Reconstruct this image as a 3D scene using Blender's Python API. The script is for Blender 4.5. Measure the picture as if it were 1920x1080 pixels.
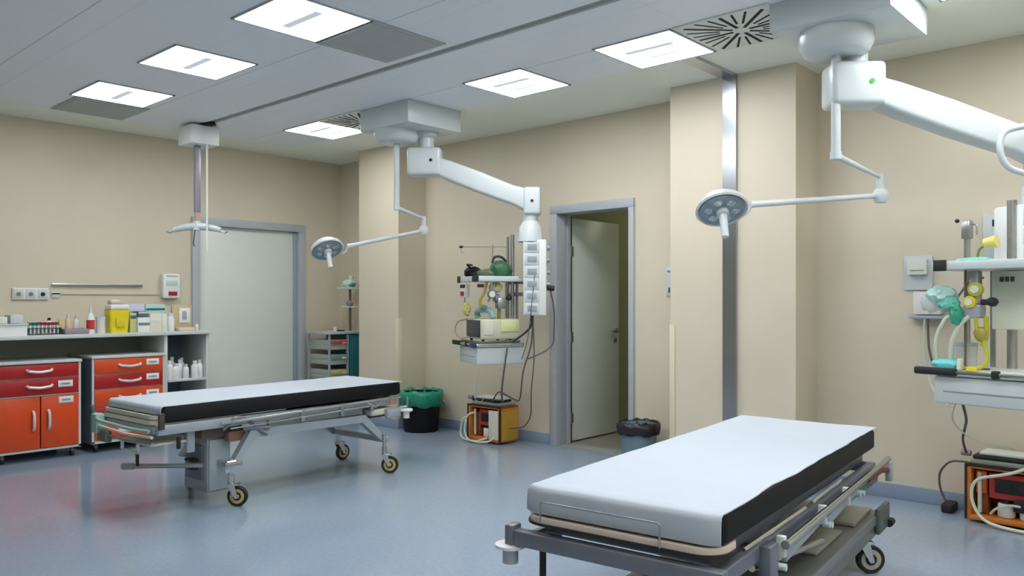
import bpy, bmesh, math, random
from mathutils import Matrix, Vector
random.seed(7)
C = bpy.context.scene
for o in list(bpy.data.objects):
    bpy.data.objects.remove(o)
COL = C.collection

# ------------------------------------------------------------------ camera, world, exposure
cam_d = bpy.data.cameras.new('camera')
cam = bpy.data.objects.new('camera', cam_d); COL.objects.link(cam)
cam_d.sensor_width = 36.0
cam_d.lens = 1496.0 / 1920.0 * 36.0
cam_d.shift_y = 23.0 / 1920.0            # horizon a little below the middle, verticals upright
cam_d.clip_start = 0.05
cam.location = (0, 0, 1.28)
cam.rotation_euler = (math.radians(90), 0, math.radians(42.17 - 90))
C.camera = cam
C.view_settings.view_transform = 'Standard'
C.view_settings.look = 'None'
C.view_settings.exposure = 0.34
C.view_settings.gamma = 1.0
C.view_settings.use_curve_mapping = False
w = bpy.data.worlds.new('world'); C.world = w; w.use_nodes = True
w.node_tree.nodes['Background'].inputs[0].default_value = (0.75, 0.85, 1.0, 1)
w.node_tree.nodes['Background'].inputs[1].default_value = 0.02
PANEL_POWER = 16.0

CEIL = 2.84
XR = 5.48      # wall_right plane
YL = 7.65      # wall_left plane (far wall with the closed door)

# ------------------------------------------------------------------ materials
def lin(c):
    r = []
    for v in c[:3]:
        v = v / 255.0
        r.append(v / 12.92 if v <= 0.04045 else ((v + 0.055) / 1.055) ** 2.4)
    return (r[0], r[1], r[2], 1)

MATS = {}
def mat(name, col, rough=0.5, metal=0.0, spec=0.5, noise=0.03, scale=12.0, bump=0.0, emit=None, es=0.0, alpha=1.0, trans=0.0, coat=0.0):
    if name in MATS: return MATS[name]
    m = bpy.data.materials.new(name); m.use_nodes = True
    nt = m.node_tree; b = nt.nodes['Principled BSDF']
    b.inputs['Roughness'].default_value = rough
    b.inputs['Metallic'].default_value = metal
    b.inputs['Specular IOR Level'].default_value = spec
    b.inputs['Alpha'].default_value = alpha
    b.inputs['Transmission Weight'].default_value = trans
    b.inputs['Coat Weight'].default_value = coat
    tc = nt.nodes.new('ShaderNodeTexCoord')
    n = nt.nodes.new('ShaderNodeTexNoise'); n.inputs['Scale'].default_value = scale
    n.inputs['Detail'].default_value = 3
    nt.links.new(tc.outputs['Object'], n.inputs['Vector'])
    r = nt.nodes.new('ShaderNodeValToRGB')
    c = lin(col)
    r.color_ramp.elements[0].position = 0.3; r.color_ramp.elements[1].position = 0.7
    r.color_ramp.elements[0].color = tuple(max(0, v * (1 - noise)) for v in c[:3]) + (1,)
    r.color_ramp.elements[1].color = tuple(min(1, v * (1 + noise)) for v in c[:3]) + (1,)
    nt.links.new(n.outputs['Fac'], r.inputs['Fac'])
    nt.links.new(r.outputs['Color'], b.inputs['Base Color'])
    if bump > 0:
        bp = nt.nodes.new('ShaderNodeBump'); bp.inputs['Strength'].default_value = bump
        bp.inputs['Distance'].default_value = 0.01
        nt.links.new(n.outputs['Fac'], bp.inputs['Height']); nt.links.new(bp.outputs['Normal'], b.inputs['Normal'])
    if emit:
        b.inputs['Emission Color'].default_value = lin(emit); b.inputs['Emission Strength'].default_value = es
    MATS[name] = m
    return m

wall_m = mat('cream_wall_paint', (213, 203, 181), 0.45, noise=0.02, scale=2.5, spec=0.4)
olive_m = mat('olive_corridor_paint', (165, 170, 130), 0.6)
corr_floor_m = mat('tan_corridor_floor', (140, 134, 120), 0.4)
grey_alu = mat('grey_door_frame', (176, 182, 186), 0.4, 0.0)
trim_m = mat('grey_trim', (150, 152, 150), 0.5)
door_m = mat('pale_door_laminate', (218, 225, 214), 0.35, noise=0.01)
white_m = mat('white_enamel', (200, 208, 208), 0.3, noise=0.01)
white2_m = mat('white_plastic', (226, 230, 228), 0.4, noise=0.02)
offw_m = mat('off_white_plastic', (214, 220, 208), 0.45)
sheet_m = mat('white_paper_sheet', (180, 189, 197), 0.75, noise=0.01, scale=8, bump=0.15)
black_m = mat('black_vinyl', (12, 12, 16), 0.55, spec=0.25, noise=0.15, scale=30)
rubber_m = mat('black_rubber', (28, 28, 28), 0.6, noise=0.1)
steel_m = mat('brushed_steel', (176, 178, 178), 0.28, 0.9, noise=0.06, scale=30)
chrome_m = mat('chrome', (205, 208, 206), 0.15, 1.0, noise=0.02)
frame_m = mat('grey_painted_steel', (164, 174, 180), 0.35, 0.25, noise=0.05)
frame2_m = mat('dark_grey_painted_steel', (116, 120, 130), 0.35, 0.3, noise=0.06)
base_m = mat('olive_grey_base_cover', (112, 112, 106), 0.4, 0.1, noise=0.06)
beige_m = mat('beige_board', (214, 198, 182), 0.5)
cream_m = mat('cream_plastic', (216, 213, 196), 0.45)
orange_m = mat('orange_laminate', (214, 74, 24), 0.35, noise=0.03)
red_m = mat('dark_red_laminate', (172, 26, 26), 0.35, noise=0.04)
cabw_m = mat('pale_cabinet_edge', (196, 202, 198), 0.4)
cabg_m = mat('grey_green_cabinet_panel', (142, 148, 138), 0.5)
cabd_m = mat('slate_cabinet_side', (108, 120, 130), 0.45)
yellow_m = mat('yellow_plastic', (226, 208, 36), 0.35, noise=0.04)
green_m = mat('green_plastic_bag', (34, 142, 112), 0.35, noise=0.25, scale=18, bump=0.5)
dgreen_m = mat('dark_green_rubber', (44, 96, 62), 0.5, noise=0.15)
teal_m = mat('teal_panel', (36, 108, 112), 0.4)
mint_m = mat('mint_silicone', (112, 196, 174), 0.35, noise=0.12, scale=20, spec=0.5)
cyan_m = mat('turquoise_plastic', (110, 208, 214), 0.35)
amber_m = mat('orange_suction_case', (206, 120, 40), 0.4, noise=0.12)
sred_m = mat('red_suction_panel', (176, 52, 46), 0.4, noise=0.1)
ygreen_m = mat('yellow_green_hose', (188, 186, 52), 0.4)
hose_m = mat('pale_ribbed_hose', (206, 214, 196), 0.45)
cable_m = mat('grey_cable', (86, 84, 78), 0.5)
clear_m = mat('clear_frosted_plastic', (214, 218, 216), 0.2, noise=0.05, alpha=0.55)
grid_m = mat('grey_perforated_metal', (176, 180, 178), 0.6, 0.0)
dark_m = mat('dark_slot', (30, 30, 30), 0.8)
lamp_m = mat('grey_lamp_glass', (138, 150, 158), 0.15, 0.1, noise=0.15, scale=25)
mech_m = mat('brown_mechanism', (110, 92, 82), 0.5, 0.3, noise=0.2)
redl_m = mat('red_label', (160, 24, 40), 0.5)
ink_m = mat('grey_ink', (120, 130, 130), 0.6)
pink_m = mat('salmon_label', (214, 140, 120), 0.5)
brass_m = mat('yellow_caster_hub', (190, 170, 110), 0.4)
bluebin_m = mat('blue_grey_bin', (110, 134, 142), 0.4)
blackbag_m = mat('black_bin_bag', (34, 28, 30), 0.35, noise=0.3, scale=25, bump=0.6)
diff_m = mat('lit_diffuser', (255, 255, 255), 0.5, emit=(250, 252, 255), es=PANEL_POWER)

def floor_material():
    m = bpy.data.materials.new('blue_grey_vinyl_floor'); m.use_nodes = True
    nt = m.node_tree; b = nt.nodes['Principled BSDF']
    tc = nt.nodes.new('ShaderNodeTexCoord')
    n1 = nt.nodes.new('ShaderNodeTexNoise'); n1.inputs['Scale'].default_value = 40; n1.inputs['Detail'].default_value = 4
    n2 = nt.nodes.new('ShaderNodeTexNoise'); n2.inputs['Scale'].default_value = 0.9; n2.inputs['Detail'].default_value = 2
    for n in (n1, n2): nt.links.new(tc.outputs['Object'], n.inputs['Vector'])
    r1 = nt.nodes.new('ShaderNodeValToRGB')
    r1.color_ramp.elements[0].position = 0.35; r1.color_ramp.elements[0].color = lin((140, 155, 172))
    r1.color_ramp.elements[1].position = 0.65; r1.color_ramp.elements[1].color = lin((147, 161, 177))
    nt.links.new(n1.outputs['Fac'], r1.inputs['Fac'])
    nt.links.new(r1.outputs['Color'], b.inputs['Base Color'])
    r2 = nt.nodes.new('ShaderNodeMapRange'); r2.inputs['To Min'].default_value = 0.10; r2.inputs['To Max'].default_value = 0.19
    nt.links.new(n2.outputs['Fac'], r2.inputs['Value']); nt.links.new(r2.outputs['Result'], b.inputs['Roughness'])
    b.inputs['Specular IOR Level'].default_value = 0.5
    bp = nt.nodes.new('ShaderNodeBump'); bp.inputs['Strength'].default_value = 0.03; bp.inputs['Distance'].default_value = 0.003
    n3 = nt.nodes.new('ShaderNodeTexNoise'); n3.inputs['Scale'].default_value = 9
    nt.links.new(tc.outputs['Object'], n3.inputs['Vector'])
    nt.links.new(n3.outputs['Fac'], bp.inputs['Height']); nt.links.new(bp.outputs['Normal'], b.inputs['Normal'])
    return m
floor_m = floor_material()
base_v_m = mat('blue_vinyl_skirting', (136, 152, 172), 0.35, noise=0.04, scale=40)

def ceiling_material():
    # metal cassette ceiling: 0.6 m tiles with fine grooves
    m = bpy.data.materials.new('metal_ceiling_tiles'); m.use_nodes = True
    nt = m.node_tree; b = nt.nodes['Principled BSDF']
    tc = nt.nodes.new('ShaderNodeTexCoord'); sep = nt.nodes.new('ShaderNodeSeparateXYZ')
    nt.links.new(tc.outputs['Object'], sep.inputs[0])
    def groove(sock, off, period, width):
        a = nt.nodes.new('ShaderNodeMath'); a.operation = 'ADD'; a.inputs[1].default_value = -off + 60
        d = nt.nodes.new('ShaderNodeMath'); d.operation = 'DIVIDE'; d.inputs[1].default_value = period
        f = nt.nodes.new('ShaderNodeMath'); f.operation = 'FRACT'
        g = nt.nodes.new('ShaderNodeMath'); g.operation = 'LESS_THAN'; g.inputs[1].default_value = width / period
        nt.links.new(sock, a.inputs[0]); nt.links.new(a.outputs[0], d.inputs[0]); nt.links.new(d.outputs[0], f.inputs[0]); nt.links.new(f.outputs[0], g.inputs[0])
        return g.outputs[0]
    gx = groove(sep.outputs['X'], 0.0, 0.6, 0.006)
    gy = groove(sep.outputs['Y'], 0.5, 0.6, 0.004)
    gw = groove(sep.outputs['X'], 0.435, 1.2, 0.009)
    s = nt.nodes.new('ShaderNodeMath'); s.operation = 'MULTIPLY'; s.inputs[1].default_value = 0.12
    s2 = nt.nodes.new('ShaderNodeMath'); s2.operation = 'MULTIPLY'; s2.inputs[1].default_value = 0.12
    s3 = nt.nodes.new('ShaderNodeMath'); s3.operation = 'MULTIPLY'; s3.inputs[1].default_value = 0.35
    nt.links.new(gx, s.inputs[0]); nt.links.new(gy, s2.inputs[0]); nt.links.new(gw, s3.inputs[0])
    mx = nt.nodes.new('ShaderNodeMath'); mx.operation = 'MAXIMUM'; mx2 = nt.nodes.new('ShaderNodeMath'); mx2.operation = 'MAXIMUM'
    nt.links.new(s.outputs[0], mx.inputs[0]); nt.links.new(s2.outputs[0], mx.inputs[1])
    nt.links.new(mx.outputs[0], mx2.inputs[0]); nt.links.new(s3.outputs[0], mx2.inputs[1])
    mix = nt.nodes.new('ShaderNodeMix'); mix.data_type = 'RGBA'
    mix.inputs['A'].default_value = lin((238, 242, 247)); mix.inputs['B'].default_value = lin((60, 62, 64))
    nt.links.new(mx2.outputs[0], mix.inputs['Factor'])
    nt.links.new(mix.outputs['Result'], b.inputs['Base Color'])
    b.inputs['Roughness'].default_value = 0.4
    b.inputs['Metallic'].default_value = 0.0
    return m
ceil_m = ceiling_material()
plaster_m = mat('plain_ceiling_plaster', (240, 242, 228), 0.7, noise=0.01, scale=3)

# ------------------------------------------------------------------ mesh builder
class G:
    def __init__(self, m=None):
        self.bm = bmesh.new(); self.m = m or Matrix.Identity(4)
    def _t(self, verts):
        for v in verts: v.co = self.m @ v.co
    def box(self, x0, x1, y0, y1, z0, z1, b=0.0, seg=2, rot=None):
        r = bmesh.ops.create_cube(self.bm, size=1.0)
        vs = r['verts']
        cx, cy, cz = (x0 + x1) / 2, (y0 + y1) / 2, (z0 + z1) / 2
        for v in vs:
            v.co = Vector((v.co.x * (x1 - x0), v.co.y * (y1 - y0), v.co.z * (z1 - z0)))
        if b > 0:
            es = list({e for v in vs for e in v.link_edges})
            b = min(b, 0.48 * min(abs(x1 - x0), abs(y1 - y0), abs(z1 - z0)))
            rr = bmesh.ops.bevel(self.bm, geom=es, offset=b, segments=seg, affect='EDGES', profile=0.5)
            vs = list({v for f in rr['faces'] for v in f.verts} | {v for v in vs if v.is_valid})
        if rot is not None:
            for v in vs: v.co = rot @ v.co
        for v in vs: v.co += Vector((cx, cy, cz))
        self._t(vs); return self
    def ring(self, c, n, t, r, seg):
        bt = n.cross(t)
        return [self.bm.verts.new(self.m @ (c + t * (math.cos(2 * math.pi * k / seg) * r) + bt * (math.sin(2 * math.pi * k / seg) * r))) for k in range(seg)]
    def tube(self, pts, r, seg=10, round_=0.0, cap=True, radii=None):
        pts = [Vector(p) for p in pts]
        if round_ > 0 and len(pts) > 2:
            out = [pts[0]]
            for i in range(1, len(pts) - 1):
                a, b_, c = pts[i - 1], pts[i], pts[i + 1]
                d1 = (a - b_); d2 = (c - b_)
                q = min(round_, d1.length * 0.49, d2.length * 0.49)
                p1 = b_ + d1.normalized() * q; p2 = b_ + d2.normalized() * q
                for k in range(6):
                    s = k / 5
                    out.append(p1 * (1 - s) ** 2 + b_ * 2 * s * (1 - s) + p2 * s * s)
            out.append(pts[-1]); pts = out
        n = (pts[1] - pts[0]).normalized()
        t = n.orthogonal().normalized()
        prev = None
        for i, p in enumerate(pts):
            if i == 0: d = pts[1] - pts[0]
            elif i == len(pts) - 1: d = pts[-1] - pts[-2]
            else: d = (pts[i + 1] - pts[i]).normalized() + (pts[i] - pts[i - 1]).normalized()
            if d.length < 1e-9: d = n
            d.normalize()
            t = (t - d * t.dot(d))
            if t.length < 1e-6: t = d.orthogonal()
            t.normalize()
            rr = radii[i] if radii else r
            cur = self.ring(p, d, t, rr, seg)
            if prev:
                for k in range(seg):
                    self.bm.faces.new((prev[k], prev[(k + 1) % seg], cur[(k + 1) % seg], cur[k]))
            elif cap: self.bm.faces.new(list(reversed(cur)))
            prev = cur
        if cap: self.bm.faces.new(prev)
        return self
    def cyl(self, p0, p1, r, r2=None, seg=20):
        return self.tube([p0, p1], r, seg, radii=[r, r if r2 is None else r2])
    def lathe(self, prof, c=(0, 0, 0), seg=28, rot=None, close=True, sx=1, sy=1):
        rings = []
        R = rot or Matrix.Identity(3)
        c = Vector(c)
        for (r, z) in prof:
            if r <= 1e-6:
                rings.append([self.bm.verts.new(self.m @ (R @ Vector((0, 0, z)) + c))])
            else:
                rings.append([self.bm.verts.new(self.m @ (R @ Vector((math.cos(2 * math.pi * k / seg) * r * sx, math.sin(2 * math.pi * k / seg) * r * sy, z)) + c)) for k in range(seg)])
        for a, b in zip(rings, rings[1:]):
            if len(a) == 1 and len(b) == 1: continue
            for k in range(seg):
                k2 = (k + 1) % seg
                if len(a) == 1: self.bm.faces.new((a[0], b[k2], b[k]))
                elif len(b) == 1: self.bm.faces.new((a[k], a[k2], b[0]))
                else: self.bm.faces.new((a[k], a[k2], b[k2], b[k]))
        if close:
            if len(rings[0]) > 1: self.bm.faces.new(list(reversed(rings[0])))
            if len(rings[-1]) > 1: self.bm.faces.new(rings[-1])
        return self
    def prism(self, poly, axis, a0, a1):
        # poly: 2D points; axis 'y' -> (x,z) profile extruded in y; 'z' -> (x,y) extruded in z; 'x' -> (y,z)
        def P(p, a):
            if axis == 'y': return Vector((p[0], a, p[1]))
            if axis == 'z': return Vector((p[0], p[1], a))
            return Vector((a, p[0], p[1]))
        A = [self.bm.verts.new(self.m @ P(p, a0)) for p in poly]
        B = [self.bm.verts.new(self.m @ P(p, a1)) for p in poly]
        n = len(poly)
        for k in range(n): self.bm.faces.new((A[k], A[(k + 1) % n], B[(k + 1) % n], B[k]))
        self.bm.faces.new(list(reversed(A))); self.bm.faces.new(B)
        return self
    def blob(self, c, s, seed=0, amp=0.12, sub=3, freq=3.0):
        from mathutils import noise
        r = bmesh.ops.create_icosphere(self.bm, subdivisions=sub, radius=1.0)
        for v in r['verts']:
            k = 1 + amp * noise.noise(v.co * freq + Vector((seed * 7.3, seed * 3.1, 0)))
            v.co = Vector((v.co.x * s[0] * k + c[0], v.co.y * s[1] * k + c[1], v.co.z * s[2] * k + c[2]))
        self._t(r['verts']); return self
    def done(self, name, material, parent=None, label=None, loc=None, angle=35):
        bmesh.ops.recalc_face_normals(self.bm, faces=self.bm.faces)
        off = Vector((0, 0, 0))
        if loc is not None: off = Vector(loc)
        elif parent is not None: off = Vector(parent['_w'])
        for v in self.bm.verts: v.co -= off
        me = bpy.data.meshes.new(name); self.bm.to_mesh(me); self.bm.free()
        me.materials.append(material)
        for p in me.polygons: p.use_smooth = True
        me.set_sharp_from_angle(angle=math.radians(angle))
        o = bpy.data.objects.new(name, me); COL.objects.link(o)
        if parent is not None: o.parent = parent
        else: o.location = off
        o['_w'] = tuple(off)
        if label: o['label'] = label
        return o

def tag(o, label, cat, group=None, kind=None):
    o['label'] = label; o['category'] = cat
    if group: o['group'] = group
    if kind: o['kind'] = kind
    return o
def thing(name, label, cat, loc=(0, 0, 0), group=None):
    o = bpy.data.objects.new(name, None); COL.objects.link(o)
    o.empty_display_size = 0.1
    o.location = loc; o['_w'] = tuple(loc)
    return tag(o, label, cat, group)
def struct(name, g, m, parent=None):
    o = g.done(name, m, parent, loc=None if parent is not None else (0, 0, 0))
    if parent is None: o['kind'] = 'structure'
    return o
def copy_tree(o, parent=None):
    c = o.copy(); COL.objects.link(c); c.parent = parent
    for ch in [x for x in o.children]: copy_tree(ch, c)
    return c
def FR(x, y, ang, z=0):
    return Matrix.Translation((x, y, z)) @ Matrix.Rotation(math.radians(ang), 4, 'Z')
def rrect(x0, x1, y0, y1, r, n=6):
    pts = []
    for cx, cy, a in ((x1 - r, y0 + r, -90), (x1 - r, y1 - r, 0), (x0 + r, y1 - r, 90), (x0 + r, y0 + r, 180)):
        for k in range(n + 1):
            t = math.radians(a + 90 * k / n); pts.append((cx + r * math.cos(t), cy + r * math.sin(t)))
    return pts

# ------------------------------------------------------------------ room shell
X0, Y0 = -1.6, -2.0
struct('floor', G().box(X0 - .1, 5.62, Y0 - .1, YL + .1, -0.1, 0), floor_m)
struct('ceiling', G().box(X0 - .1, 3.385, Y0 - .1, 7.15, CEIL, CEIL + .1).box(3.455, 4.555, Y0 - .1, 7.15, CEIL, CEIL + .1), ceil_m)
struct('ceiling_border', G().box(4.555, 5.62, Y0 - .1, 7.15, CEIL, CEIL + .1).box(X0 - .1, 5.62, 7.15, YL + .1, CEIL, CEIL + .1), plaster_m)
struct('trim_1', G().box(3.385, 3.455, Y0, 7.15, CEIL + .012, CEIL + .08), trim_m)
D3 = (3.76, 4.97, 2.07)     # closed door opening in wall_left
struct('wall_left', G().box(X0 - .1, D3[0], YL, YL + .15, 0, CEIL).box(D3[1], 5.63, YL, YL + .15, 0, CEIL).box(D3[0], D3[1], YL, YL + .15, D3[2], CEIL), wall_m)
D2 = (3.63, 4.46, 2.08)   # open door in wall_right, Y range
struct('wall_right', G().box(XR, XR + .14, Y0 - .1, D2[0], 0, CEIL).box(XR, XR + .14, D2[1], YL, 0, CEIL).box(XR, XR + .14, D2[0], D2[1], D2[2], CEIL), wall_m)
struct('wall_front', G().box(X0 - .1, XR, Y0 - .12, Y0, 0, CEIL), wall_m)
struct('wall_back', G().box(X0 - .12, X0, Y0, YL, 0, CEIL), wall_m)
struct('wall_column_far', G().box(5.12, XR, 6.16, 6.80, 0, CEIL), wall_m)
struct('wall_column_near', G().box(5.12, XR, 2.13, 3.07, 0, CEIL), wall_m)
# skirting, the floor vinyl turned up the wall
def sk(name, g): struct(name, g, base_v_m)
g = G(); H = 0.095
for y0, y1 in ((Y0, 2.13), (3.07, 3.61), (4.49, 6.16), (6.80, YL)): g.box(XR - .008, XR, y0, y1, 0, H, .003)
for y0, y1 in ((2.13, 3.07), (6.16, 6.80)): g.box(5.112, 5.12, y0 - .008, y1 + .008, 0, H, .003)
for y0 in (2.122, 3.07, 6.152, 6.80): g.box(5.12, XR - .008, y0, y0 + .008, 0, H, .003)
sk('baseboard_right', g)
sk('baseboard_left', G().box(X0, 3.72, YL - .008, YL, 0, H, .003).box(5.01, XR - .01, YL - .008, YL, 0, H, .003))
# vertical corner guards on the columns (pale yellowish strips, waist high)
guard_m = mat('pale_yellow_corner_guard', (216, 208, 180), 0.45)
struct('trim_2', G().box(5.112, 5.12, 3.03, 3.074, .1, 1.1, .003).box(5.12, 5.16, 3.07, 3.078, .1, 1.1, .003), guard_m)
struct('trim_3', G().box(5.112, 5.12, 6.156, 6.20, .1, 1.1, .003).box(5.12, 5.16, 6.152, 6.16, .1, 1.1, .003), guard_m)

# corridor behind the open door
struct('floor_corridor', G().box(5.62, 8.2, 2.6, 5.6, -0.1, 0), corr_floor_m)
struct('wall_corridor', G().box(8.2, 8.3, 2.6, 5.6, 0, 2.5).box(5.62, 8.2, 5.6, 5.7, 0, 2.5).box(5.62, 8.2, 2.5, 2.6, 0, 2.5).box(5.62, 8.3, 2.5, 5.7, 2.5, 2.6), olive_m)
struct('wall_corridor_side', G().box(5.62, 8.2, 4.52, 4.62, 0, 2.5), olive_m)
tl_ = thing('corridor_fill_light', 'added round fill lamp on the corridor ceiling, unseen behind the open door head', 'ceiling light', (7.4, 3.5, 2.5))  # unseen fill lamp, added to brighten the corridor and door leaf
G().lathe([(0, 2.46), (.10, 2.46), (.12, 2.48), (.12, 2.5), (0, 2.5)], (7.4, 3.5, 0), 24).done('diffuser', mat('corridor_fill_glow', (255, 255, 240), .5, emit=(255, 250, 225), es=26.0), tl_)

# door 1: closed, in wall_left
d = thing('door_1', 'closed pale grey door in a grey metal frame behind the counter end', 'door', (3.8, YL, 0)); d['kind'] = 'structure'
g = G()
for x0, x1 in ((3.72, 3.80), (4.93, 5.01)): g.box(x0, x1, YL - .03, YL + .12, 0, 2.03, .004)
g.box(3.72, 5.01, YL - .03, YL + .12, 2.03, 2.11, .004)
g.done('door_frame', grey_alu, d)
G().box(3.80, 4.93, YL + .03, YL + .07, 0.008, 2.03, .004).done('door_leaf', door_m, d)
G().box(4.885, 4.93, YL + .012, YL + .03, 0.01, 2.03, .003).done('seal_strip', mat('cool_grey_strip', (150, 164, 168), .4), d)
G().cyl((3.86, YL + .03, .92), (3.86, YL + .018, .92), .022).done('key_rosette', steel_m, d)

# door 2: open inwards to the corridor
d = thing('door_2', 'open pale grey door leading to the olive corridor', 'door', (XR, 4.0, 0)); d['kind'] = 'structure'
g = G()
g.box(XR - .025, 5.60, 4.415, 4.49, 0, 2.04, .004).box(XR - .025, 5.60, 3.615, 3.665, 0, 2.04, .004).box(XR - .025, 5.64, 3.615, 4.49, 2.04, 2.115, .004)
g.box(5.60, 5.64, 4.40, 4.49, 0, 2.04).box(5.60, 5.64, 3.615, 3.68, 0, 2.04)
g.done('door_frame', grey_alu, d)
dl = G().box(5.665, 6.43, 4.425, 4.465, 0.012, 2.02, .004).done('door_leaf', door_m, d)
g = G()
for z in (1.72, .95, .22): g.cyl((5.65, 4.41, z - .05), (5.65, 4.41, z + .05), .012, seg=12).box(5.63, 5.70, 4.415, 4.423, z - .045, z + .045)
g.done('hinge', steel_m, d)
g = G().cyl((6.36, 4.425, .99), (6.36, 4.40, .99), .024).tube([(6.36, 4.41, .99), (6.36, 4.375, .99), (6.24, 4.375, .99)], .010, round_=.02)
g.done('door_handle', steel_m, d)
G().cyl((6.36, 4.425, .90), (6.36, 4.415, .90), .024).done('key_rosette', steel_m, d)
struct('trim_4', G().box(5.47, 5.64, 3.665, 4.415, -.002, .004), trim_m)

G().box(5.641, 5.664, 4.405, 4.43, 0, 2.03).done('door_gap_shade', rubber_m, d)  # dark strip standing in for the shaded gap between jamb and leaf
# stainless cable duct running up the near column and over the ceiling
duct_m = mat('stainless_duct', (186, 190, 196), 0.24, 1.0, noise=0.02, scale=6)
tag(G().box(5.095, 5.12, 2.54, 2.64, .0, CEIL - .022).box(4.50, 5.12, 2.54, 2.64, CEIL - .022, CEIL).done('cable_duct', duct_m, loc=(5.11, 2.59, 0)),
    'narrow shiny stainless cable duct up the cream column onto the ceiling', 'cable duct')

# ------------------------------------------------------------------ ceiling lights
bar_m = mat('self_lit_lamp_bar', (150, 156, 160), .5, emit=(215, 225, 230), es=.45)  # opaque bars; a faint glow of their own imitates panel light coming through
bar2_m = mat('self_lit_lamp_bar_pale', (165, 170, 172), .5, emit=(240, 246, 246), es=.6)
def light_panel(cx, cy, label):
    t = thing('ceiling_light', label, 'ceiling light', (cx, cy, CEIL), 'square lit ceiling panels')
    s = .278
    g = G()
    for a in ((cx - s, cx + s, cy - s, cy - s + .014), (cx - s, cx + s, cy + s - .014, cy + s), (cx - s, cx - s + .014, cy - s, cy + s), (cx + s - .014, cx + s, cy - s, cy + s)):
        g.box(*a, CEIL - .008, CEIL + .02, .001)
    g.done('frame', grid_m, t)
    G().box(cx - s + .014, cx + s - .014, cy - s + .014, cy + s - .014, CEIL - .006, CEIL + .004).done('diffuser', diff_m, t)
    G().box(cx - (.09 if cx > 3 else .03), cx - (.04 if cx > 3 else -.02), cy - .17, cy + .17, CEIL - .0078, CEIL - .0062).done('lamp_shade_bar', bar_m, t)
    if cx > 3:
        G().box(cx + .08, cx + .12, cy - .10, cy + .10, CEIL - .0078, CEIL - .0062).done('lamp_shade_bar', bar2_m, t)
    return t
for cx, cy, lb in ((2.50, 6.25, 'lit square ceiling panel in left row, next to grey grille near the far wall'),
                   (2.50, 5.05, 'lit square ceiling panel in left row, middle one without a grille'),
                   (2.50, 3.83, 'large lit ceiling panel in left row, cut by the top edge'),
                   (4.28, 6.18, 'lit ceiling panel beside the far swirl vent behind the pendant housing'),
                   (4.28, 3.83, 'lit ceiling panel in right row, between the two pendant housings'),
                   (4.28, 2.68, 'lit ceiling panel beside the near black-slotted swirl vent'),
                   (4.30, 0.86, 'lit ceiling panel peeking out behind the near pendant housing')):
    light_panel(cx, cy, lb)
for cx, cy in ((2.5, 2.6), (2.5, 1.4), (2.5, .2), (4.28, -.35), (2.5, -1.0), (.75, .2), (.75, -1.0)):  # panels out of view, added to bring up the room's brightness
    light_panel(cx, cy, 'unseen square ceiling panel added for room brightness, above and behind the viewer')

for x0, x1, y0, y1, lb in ((2.28, 2.84, 6.55, 7.12, 'grey square return grille in ceiling near the far wall'),
                       (2.76, 3.32, 3.545, 4.115, 'grey square return grille between light panel and dark ceiling track')):
    t = thing('return_grille', lb, 'ceiling grille', ((x0 + x1) / 2, (y0 + y1) / 2, CEIL), 'grey return air grilles')
    G().box(x0, x1, y0, y1, CEIL - .008, CEIL, .002).done('frame', grid_m, t)
    g = G(); n = 16
    for k in range(n):
        xx = x0 + .03 + (x1 - x0 - .06) * (k + .5) / n
        g.box(xx - .0155, xx + .0155, y0 + .03, y1 - .03, CEIL - .011, CEIL - .006)
    g.done('louvres', grid_m, t)

def swirl(cx, cy, lb):
    t = thing('swirl_vent', lb, 'air vent', (cx, cy, CEIL), 'square swirl vents with radial slots')
    s = .285
    G().box(cx - s, cx + s, cy - s, cy + s, CEIL - .010, CEIL, .003).done('plate', mat('vent_plate', (226, 229, 220), .5), t)
    g = G()
    n = 24
    for k in range(n):
        a = 2 * math.pi * (k + .0) / n
        lim = (s - .02) / max(abs(math.cos(a)), abs(math.sin(a)))
        r0 = (.05, .12, .12)[k % 3]; r1 = min(lim, .335)
        mid = (r0 + r1) / 2
        R = Matrix.Rotation(a, 3, 'Z')
        wd = .02 if k % 3 == 0 else .013
        g.box(cx + math.cos(a) * mid - (r1 - r0) / 2, cx + math.cos(a) * mid + (r1 - r0) / 2, cy + math.sin(a) * mid - wd / 2, cy + math.sin(a) * mid + wd / 2, CEIL - .0115, CEIL - .009, rot=R)
    g.done('slots', dark_m, t)
swirl(4.28, 2.10, 'square swirl vent with black radial slots beside the near pendant housing')
swirl(4.28, 5.62, 'square swirl vent mostly hidden beside the far pendant housing')

# ------------------------------------------------------------------ infusion hoist on the ceiling track
t = thing('ceiling_hoist', 'white ceiling hoist with curved spreader bar hanging from the dark track', 'hoist', (3.41, 6.85, CEIL))
G().box(3.27, 3.53, 6.72, 6.98, 2.655, 2.822, .012).done('motor_housing', white2_m, t)
G().box(3.375, 3.465, 6.66, 7.05, 2.822, 2.86, .004).done('track_trolley', rubber_m, t)
G().box(3.355, 3.405, 6.82, 6.86, 2.06, 2.66, .004).done('lift_column', mat('lilac_grey_column', (150, 148, 160), .4, .4), t)
G().cyl((3.38, 6.84, 2.06), (3.38, 6.84, 1.99), .024, seg=14).done('collar', mat('tan_collar', (184, 150, 128), .5), t)
F_, R_ = Vector((.741, .671, 0)), Vector((.671, -.741, 0))
c0 = Vector((3.38, 6.84, 1.925))
pts = [c0 + R_ * s + Vector((0, 0, .012 - .75 * s * s)) for s in (-.21, -.16, -.10, -.04, .04, .10, .16, .21)]
G().tube(pts, .022, 12, radii=[.022, .027, .030, .033, .033, .030, .027, .022]).done('spreader_bar', white_m, t)
G().cyl(c0 + Vector((0, 0, -.02)), c0 + Vector((0, 0, .06)), .035, .028).done('swivel', white_m, t)
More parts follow.
